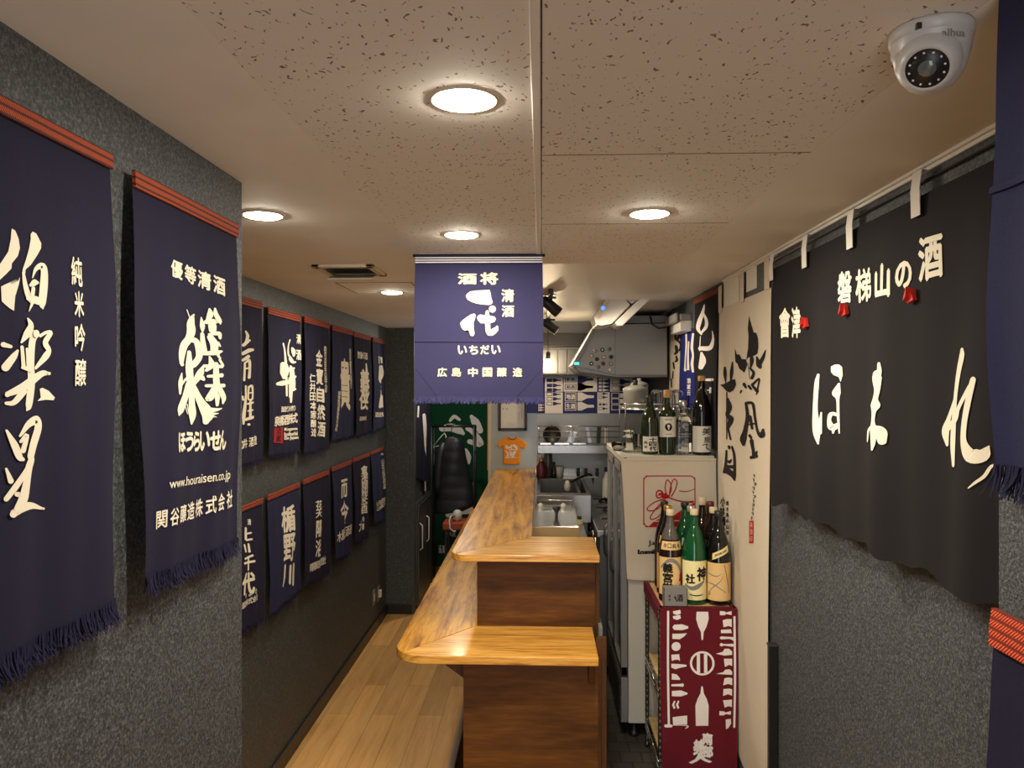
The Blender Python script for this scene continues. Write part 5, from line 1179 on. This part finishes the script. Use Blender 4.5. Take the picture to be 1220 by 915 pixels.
# oden warmer behind the counter
OY = 4.0
a, c_ = onY(635.5, 628, OY), onY(690.5, 640.5, OY)
t = thing('work_table', 'steel work table behind the counter carrying the hot-pot warmer', 'table', (.1, 4.3, KF))
zt = c_.z - .04
b = MB(); b.box((-.03, 3.92, zt - .03), (.25, 4.9, zt), 'steel', .002); b.build('tabletop', t)
for x in (-.01, .21):
    for y in (3.95, 4.85): b = MB(); b.box((x, y, KF), (x + .025, y + .025, zt - .03), 'steel_d'); b.build('leg', t)
t = thing('food_warmer', 'square hot-pot warmer with a pale wooden front and steel lid behind the counter', 'warmer', (.08, 4.3, zt))
b = MB(); b.box((a.x, OY, zt), (c_.x, OY + .02, a.z), 'palewood', .002); b.box((a.x, OY + .02, zt), (a.x + .02, 4.75, a.z), 'palewood'); b.box((c_.x - .02, OY + .02, zt), (c_.x, 4.75, a.z), 'palewood'); b.box((a.x, 4.73, zt), (c_.x, 4.75, a.z), 'palewood'); b.build('wooden_case', t)
b = MB(); b.box((a.x + .004, OY + .004, a.z - .02), (c_.x - .004, 4.745, a.z + .004), 'chrome', .002); b.build('steel_lid', t)
b = MB(); b.tube([(a.x + .01, 4.70, a.z), (a.x + .01, 4.70, a.z + .035), (c_.x - .01, 4.70, a.z + .035), (c_.x - .01, 4.70, a.z)], .004, 'chrome', 8); b.build('rear_rail', t)
b = MB(); k = onY(663, 622, 4.3); b.lathe([(.008, 0), (.008, .02), (.022, .045), (.022, .055), (0, .056)], 'dark', 18, (k.x, 4.3, a.z + .004)); b.build('lid_knob', t)
for (u, v, lb, m) in ((644, 617, 'small white dish on the steel lid, at the counter side', 'lab_white'), (671, 617, 'small white condiment pot beside the black lid knob', 'lab_white'), (694, 621, 'small yellowish sponge block beside the warmer', 'lab_cream')):
    Y = 4.62; k = onY(u, v, Y); z = a.z + .004 if u < 690 else zt
    t = thing('condiment_pot' if u < 690 else 'sponge', lb, 'pot' if u < 690 else 'sponge', (k.x if u < 690 else .222, Y, z))
    b = MB(True)
    if u < 690: b.lathe([(0, 0), (.012, 0), (.015, .018), (.013, .020), (.005, .024), (.004, .028), (0, .0285)], m, 18)
    else: b.box((-.018, -.03, 0), (.018, .03, .03), m, .005); b.box((-.018, -.03, .03), (.018, .03, .042), 'greenb', .003)
    b.build('pot_body' if u < 690 else 'sponge_block', t)
# cloth hanging at the end of the long top
P = onY(638, 570, 5.9)
c = Cloth(onY(639.6, 541, 6.15), onY(645.5, 541, 6.15), onY(639.6, 566, 6.15), onY(646, 566, 6.15), (0, -1, 0), .006, 1.5, 0, .004, .003, 22)
t = thing('hanging_towel', 'pale towel hanging at the kitchen side of the far counter end', 'towel', onY(642, 541, 6.15))
b = MB(); c.sheet(b, 'whitec', 10, 20); b.build('towel_cloth', t)
b = MB(); h = onY(642, 540, 6.15); b.lathe([(.010, 0), (.004, .006), (.004, .03), (.012, .036), (0, .04)], 'steel_d', 12, h + Vector((0, .045, 0)), Matrix.Rotation(PI / 2, 3, 'X')); b.build('wall_hook', t)

# right wall hangings deep in the kitchen
XH = XR - .004
def hang(name, label, cat, TLp, TRp, vb, clothm, ik, band=None, seed=0, n=16):
    TL, TR = onX(TLp[0], TLp[1], XH), onX(TRp[0], TRp[1], XH); z = (TL.z + TR.z) / 2
    zb = onX(TLp[0], vb, XH).z
    c = Cloth((XH, TL.y, z), (XH, TR.y, z), (XH - .003, TL.y, zb), (XH - .003, TR.y, zb), (-1, 0, 0), .0015, 1.3, seed, .002, .001, seed)
    t = thing(name, label, cat, (XH, (TL.y + TR.y) / 2, z))
    b = MB(); c.sheet(b, clothm, n, 40); ik.put(b, c.px, 3.0, .0014); b.build('printed_cloth', t)
    if band: b = MB(); c.slab(b, band, 0, .035, .003); b.build('top_band', t)
    b = MB(); b.tube([(XH + .001, TL.y + .02, z + .002), (XH + .001, TR.y - .02, z + .002)], .004, 'darkm', 6); b.build('hanging_rod', t)
ik = Ink(780, 360, 7.625, 'inkw')
ik.r((455,25,10),(442,90,28),(412,180,42),(402,240,34),(432,290,16)).r((450,105,16),(475,165,28),(474,220,30),(436,275,18)).r((528,262,6),(534,340,22),(505,415,42),(420,420,36)).r((425,310,6),(416,440,10)).r((432,462,20),(440,530,56),(424,590,44)).r((468,705,22),(535,705,26)).r((410,690,12),(420,760,10)).g('一献', 505, 800, 50, 56, 0, .03)
hang('black_banner', 'black banner with bold white brush loops and a rust band behind the tallest bottle', 'banner', (828, 356), (855, 344), 527, 'black', ik, 'orange', 51)
ik = Ink(780, 360, 7.625, 'inkw')
ik.r((288,290,16),(290,420,18),(285,540,14),(282,620,20)).r((313,360,12),(312,600,18)).r((352,290,20),(345,400,24),(355,480,16),(345,560,22),(350,630,18)).r((276,612,10),(318,612,10)).line('酒蔵元', 315, 715, 315, 825, 30, 44, 0, .04)
hang('blue_banner', 'royal blue banner with white characters beside the black banner', 'banner', (811, 396), (828, 393), 486, 'bluenoren', ik, None, 52, 12)
ik = Ink(780, 360, 7.625, 'blackink')
ik.r((140,262,12),(180,256,14)).r((205,235,12),(212,255,12)).r((195,280,20),(200,330,22),(235,380,14),(225,440,12)).r((230,290,18),(210,340,22),(190,330,10)).r((200,400,22),(205,450,24),(190,470,18)).r((200,490,12),(205,530,20),(190,540,12)).r((172,550,14),(180,600,18)).r((170,630,10),(165,690,14)).r((150,700,14),(155,770,14)).c(165, 812, 9)
hang('cream_banner', 'narrow cream banner with a running black script next to the range hood', 'banner', (797.5, 380), (810.2, 379), 487, 'cream', ik, None, 53, 12)
Y0, Y1 = onX(811.5, 371, XR).y, onX(826, 371, XR).y
t = thing('junction_box', 'white box with a grey cloth tied round it above the blue banner', 'box', (XR - .04, (Y0 + Y1) / 2, onX(818, 395, XR - .07).z))
za, zb = onX(818, 371, XR - .07).z, onX(818, 391.5, XR - .07).z
b = MB(); b.box((XR - .07, Y1 + .03, zb), (XR, Y0 - .03, za), 'white', .006); b.build('box_shell', t)
b = MB(); b.box((XR - .074, Y1 + .02, zb + .06), (XR - .0, Y0 - .02, zb + .10), 'grey', .01); b.box((XR - .10, Y1 + .02, zb + .05), (XR - .074, Y0 - .02, zb + .105), 'grey', .012); b.build('tied_cloth', t)
b = MB(); q = [onY(u, v, 5.0) for u, v in ((774, 374), (777, 386), (785, 391), (793, 390), (797, 384), (799, 372))]; b.tube(q, .006, 'dark', 8); tag(b.build('power_cable'), 'black cable looping down beside the range hood', 'cable')
b = MB(); y = 4.95; a = onY(803, 362, y); c_ = onY(812, 381, y); b.prism(pp([(796, 378), (806, 362), (809, 372), (813, 370), (812, 380), (798, 384)], y), (0, .06, 0), 'dark', .004); tag(b.build('dark_clip_bag'), 'dark folded bag hung above the cream banner', 'bag')

# ---------------------------------------------------------------- end wall: frame and shirt
t = thing('framed_certificate', 'black framed certificate half hidden above the orange shirt on the pale wall', 'picture', (onY(610, 513, YB - .03).x, YB - .03, onY(610, 513, YB - .03).z))
FY_ = YB - .022
b = MB()
for r_ in ((593.5, 464, 628, 467), (593.5, 510, 628, 513.2), (593.5, 464, 596.8, 513), (624.8, 464, 628, 513)): pbox(b, *r_, FY_ - .018, .018, 'dark', .002)
b.build('frame', t)
b = MB(); pbox(b, 596, 466, 625.5, 511, FY_ - .008, .006, 'lab_white')
ik = Ink(590, 470, 9.15, 'blackink')
for (u, v) in ((85, 157), (127, 157)): ik.c(u, v, 6)
for i in range(9): ik.r((288, 150 + i * 12, 3), (289, 157 + i * 12, 5))
for i in range(7): ik.r((260, 190 + i * 13, 3), (261, 196 + i * 13, 4), m='grey')
for i in range(4): ik.r((130 + i * 22, 300, 2), (140 + i * 22, 320, 3), m='grey')
for v in (330, 345): ik.r((140, v, 2), (240, v, 2), m='grey')
ik.put(b, lambda uv, off: onY(uv[0], uv[1], FY_ - .008) + Vector((0, -off, 0)), 100, .0006, .00004); b.build('certificate_sheet', t)
t = thing('mini_shirt', 'small orange T-shirt with a white print pinned on the pale end wall', 'shirt', (onY(609, 553, FY_).x, FY_ - .01, onY(609, 553, FY_).z))
tp = [(605, 519.5), (609, 521.6), (613, 521.6), (616, 519.5), (622, 523), (628.3, 529.5), (625, 534.5), (620.2, 532), (619.8, 552.8), (611, 553.4), (599.8, 552.8), (599.6, 531.5), (595.4, 533.2), (591.5, 528.5), (598, 523)]
b = MB(); b.prism(pp([(590 + u / 9.15, 470 + v / 9.15) for u, v in ((140,468),(160,480),(185,486),(215,480),(235,466),(290,490),(348,545),(318,592),(272,572),(274,665),(268,758),(180,764),(88,756),(92,660),(86,558),(48,580),(14,535),(85,482))], FY_ - .022), (0, .022, 0), 'tee', .005)
ik = Ink(590, 470, 9.15, 'inkw')
ik.r((120,560,20),(130,580,26),(160,575,20)).r((175,550,12),(178,600,14)).r((200,555,26),(225,570,30),(235,600,20)).r((115,615,14),(135,650,16),(120,690,10)).r((140,630,10),(150,690,12)).r((165,625,20),(185,655,46),(215,625,30)).r((185,660,40),(190,675,20)).r((110,690,8),(225,686,8)).r((150,600,8),(215,600,10))
ik.put(b, lambda uv, off: onY(uv[0], uv[1], FY_ - .022) + Vector((0, -off, 0)), 30, .0008, .00005)
b.build('shirt_cloth', t)
b = MB(); q = [onY(590 + u / 9.15, 470 + v / 9.15, FY_ - .023) for u, v in ((140,468),(160,484),(187,492),(215,484),(235,466))]; b.tube(q, .005, 'orange2', 6); b.build('collar', t)

# ---------------------------------------------------------------- cloak corner behind the end wall
struct(MB().box((-1.23, YB + .1, 0), (-1.13, 7.75, CZ), 'wall_smooth').build('wall_side_passage'))
ik = Ink(480, 480, 4.16, 'inkw')
ik.r((70,20,8),(66,70,8)).r((95,60,14),(100,140,18),(104,220,12),(110,260,8)).r((108,390,12),(108,430,14)).r((110,480,6),(112,520,8))
c = Cloth((-1.118, 6.70, 2.05), (-1.118, 7.55, 2.05), (-1.108, 6.70, 1.16), (-1.108, 7.55, .98), (1, 0, 0), .006, 2.2, 0, .01, .004, 61)
t = thing('side_curtain', 'dark indigo curtain with broken white strokes inside the passage behind the corner wall', 'curtain', (-1.115, 7.2, 2.05))
b = MB(); c.sheet(b, 'navy', 24, 30); ik.put(b, c.px, 2.0, .001); b.build('curtain_cloth', t)
b = MB(); b.tube([(-1.118, 6.68, 2.055), (-1.118, 7.58, 2.055)], .006, 'darkm', 6); b.build('curtain_rod', t)
t = thing('steel_locker', 'low steel locker with pale handles under the dark passage curtain', 'locker', (-1.06, 7.2, 0))
b = MB(); b.box((-1.128, 6.7, .02), (-1.085, 7.5, .92), 'steel_d', .004); b.build('locker_body', t)
for k in range(2):
    b = MB(); b.box((-1.085, 6.72 + k * .39, .05), (-1.073, 7.1 + k * .39, .90), 'steel_d', .003); d = b.build('door', t)
    b = MB(); b.tube([(-1.075, 6.76 + k * .39, .5), (-1.05, 6.76 + k * .39, .52), (-1.05, 6.76 + k * .39, .72), (-1.075, 6.76 + k * .39, .74)], .006, 'white', 8); b.build('door_handle', d)
b = MB(); b.box((-1.12, 6.72, 0), (-1.09, 7.48, .03), 'dark'); b.build('dark_base_slab', t)
GY = 8.3
ik = Ink(480, 480, 4.16, 'inkw')
ik.r((235,90,14),(255,70,18),(280,85,14)).r((195,130,30),(240,125,40),(280,140,36),(300,155,16)).r((340,70,18),(360,100,40),(382,140,30)).r((320,130,20),(350,150,26),(385,205,30),(330,195,24)).r((310,240,24),(325,270,26),(325,300,16)).r((190,230,30),(200,290,36),(185,335,20)).r((350,400,10),(356,450,12)).r((225,560,24),(260,515,30),(330,505,30),(340,530,20)).r((300,540,30),(330,540,26)).r((250,545,20),(285,520,24)).line('酒蔵', 185, 735, 205, 735, 16, 22, 0, .03).line('之銘', 185, 716, 205, 716, 16, 18, 0, .03).g('BAR', 238, 655, 50, 22, 0, .02)
TL, TR, BL, BR = onY(512, 455, GY), onY(583, 455, GY), onY(512, 697, GY - .02), onY(582, 697, GY - .02)
c = Cloth(TL, TR, BL, BR, (0, -1, 0), .006, 2.0, .4, .006, .004, 62)
t = thing('green_banner', 'dark green banner with large white brush marks behind the clothes rail', 'banner', (TL + TR) / 2)
b = MB(); c.sheet(b, 'greenb', 26, 36); ik.put(b, c.px, 2.0, .0012); b.build('banner_cloth', t)
b = MB(); b.tube([TL + Vector((-.02, .01, 0)), TR + Vector((.02, .01, 0))], .008, 'darkm', 8); b.build('hanging_rod', t)
p0, p1 = onY(583.5, 480, YB + .05), onY(583.5, 560, YB + .05)
c = Cloth(onY(580.5, 480, 6.66), onY(585, 480, 6.66), onY(580.5, 560, 6.66), onY(585, 560, 6.66), (0, -1, 0), .003, 1, 0, .002, .002, 64)
t = thing('orange_streamer', 'thin orange cloth strip hanging beside the white wall edge', 'streamer', p0)
b = MB(); c.sheet(b, 'tee', 4, 16); b.build('strip_cloth', t)
b = MB(); b.tube([onY(579, 479.5, 6.655), onY(588, 479.5, 6.655)], .004, 'darkm', 6); b.build('top_rod', t)
RY = 7.75
t = thing('clothes_rail', 'black metal clothes rail in front of the green banner', 'clothes rack', (onY(540, 700, RY).x, RY, 0))
xa, xb = onY(517, 507, RY).x, onY(566.5, 507, RY).x; zr = onY(540, 507, RY).z
for x in (xa, xb):
    for y in (RY - .18, RY + .0):
        b = MB(); b.tube([(x, y, 0), (x, y, zr)], .010, 'darkm', 8); b.build('post', t)
b = MB(); b.tube([(xa, RY, zr), (xb, RY, zr)], .010, 'darkm', 8); b.tube([(xa, RY - .18, zr), (xb, RY - .18, zr)], .010, 'darkm', 8); b.build('top_rail', t)
b = MB(); b.tube([(xa, RY - .18, zr), (xa, RY, zr)], .010, 'darkm', 8); b.tube([(xb, RY - .18, zr), (xb, RY, zr)], .010, 'darkm', 8); b.tube([(xa, RY - .18, .3), (xa, RY, .3)], .008, 'darkm', 8); b.tube([(xb, RY - .18, .3), (xb, RY, .3)], .008, 'darkm', 8); b.build('side_bar', t)
# padded jacket, lofted round its hanger
JY = RY - .18
t = thing('padded_jacket', 'black padded jacket hanging on the clothes rail', 'jacket', (onY(541, 560, JY).x, JY, onY(541, 612, JY).z))
rows = [(228, 256, 166), (208, 284, 174), (196, 298, 188), (180, 306, 220), (172, 312, 260), (168, 322, 300), (166, 330, 350), (162, 338, 400), (160, 346, 440), (158, 354, 480), (158, 352, 510), (160, 300, 535), (162, 220, 548)]
fine = []
for (a0, b0, v0), (a1, b1, v1) in zip(rows, rows[1:]):
    for k in range(4): f = k / 4; fine.append((a0 + (a1 - a0) * f, b0 + (b1 - b0) * f, v0 + (v1 - v0) * f))
fine.append(rows[-1])
b = MB(); i = b.mi('jacket'); rings = []
for ua, ub, v in fine:
    A, B = onY(480 + ua / 4.16, 480 + v / 4.16, JY), onY(480 + ub / 4.16, 480 + v / 4.16, JY)
    cx_, w_ = (A.x + B.x) / 2, (B.x - A.x) / 2; bul = .93 + .07 * abs(math.sin(v / 60 * PI))
    d_ = min(.075, .03 + w_ * .35) * bul
    rings.append([b.bm.verts.new((cx_ + w_ * math.cos(a), JY + d_ * math.sin(a) * (1 + .12 * math.sin(3 * a + v * .02)), A.z)) for a in [2 * PI * k / 24 for k in range(24)]])
for Aq, Bq in zip(rings, rings[1:]):
    for k in range(24): f = b.bm.faces.new((Aq[k], Aq[(k + 1) % 24], Bq[(k + 1) % 24], Bq[k])); f.smooth = True; f.material_index = i
b.bm.faces.new(rings[0][::-1]); b.bm.faces.new(rings[-1]); b.build('padded_body', t)
sl = [onY(480 + u / 4.16, 480 + v / 4.16, JY - .03) for u, v in ((204, 196), (186, 250), (176, 330), (172, 400), (174, 450))]
b = MB(); b.tube(sl, [.03, .05, .05, .045, .035], 'jacket', 12); b.build('sleeve', t)
b = MB(); h = onY(538, 521, JY); b.tube([(h.x, JY, h.z - .01), (h.x, JY, zr - .012), (h.x + .012, JY, zr + .016), (h.x + .022, JY, zr)], .004, 'dark', 6); b.build('hanger_hook', t)
t = thing('coat_hanger', 'pale wire coat hanger hooked on the clothes rail beside the jacket', 'hanger', (xa + .1, JY, zr))
q = [onY(480 + u / 4.16, 480 + v / 4.16, JY + .0) for u, v in ((150, 215), (196, 160), (206, 150), (214, 165), (208, 205), (150, 220))]
b = MB(); b.tube(q, .005, 'white', 6); b.tube([q[2], (q[2].x, JY, zr + .012), (q[2].x + .015, JY, zr + .012)], .004, 'white', 6); b.build('hanger_wire', t)
# rust stool and white cable bundle
SYq = 7.3; P = onY(537.5, 632, SYq); a, c_ = onY(527, 622.5, SYq), onY(556, 632, SYq)
t = thing('rust_stool', 'rust coloured padded stool under the hanging jacket', 'stool', (P.x, SYq + .12, 0))
b = MB(); b.box((a.x, SYq, c_.z), (c_.x, SYq + .28, a.z), 'leather', .015); b.build('seat', t)
for x in (a.x + .02, c_.x - .04):
    for y in (SYq + .02, SYq + .24): b = MB(); b.box((x, y, 0), (x + .02, y + .02, c_.z + .002), 'darkm'); b.build('leg', t)
P = onY(545, 617, SYq + .1)
t = thing('white_hairdryer', 'white rounded appliance with a looped cord resting on the rust stool', 'appliance', (P.x, SYq + .1, a.z + .002))
b = MB(True); b.lathe([(0, 0), (.03, .0), (.045, .02), (.046, .06), (.036, .09), (.018, .104), (0, .107)], 'white', 20); b.build('appliance_body', t)
b = MB(True); b.tube([(-.02, -.03, .06), (-.05, -.09, .06), (-.062, -.128, .03), (-.058, -.138, -.05), (-.02, -.14, -.08), (.0, -.14, -.075)], .008, 'white', 8); b.build('cord', t)
ld = bpy.data.lights.new('passage_light', 'POINT')
for (x, y) in ((-.75, 7.0),):
    t = thing('downlight', 'downlight over the cloak corner, behind the corner wall', 'ceiling light', (x, y, CZ), 'round ceiling downlights')
    b = MB(True); b.lathe([(.052, .004), (.051, -.004), (.057, -.006), (.061, -.003), (.062, .001)], 'trimw', 36); b.build('trim_ring', t)
    b = MB(True); b.lathe([(.051, -.0035), (.046, -.0075), (.035, -.0095), (0, -.0105)], 'lampd', 36); b.build('diffuser', t)
bpy.data.lights.remove(ld)
bpy.context.view_layer.update()
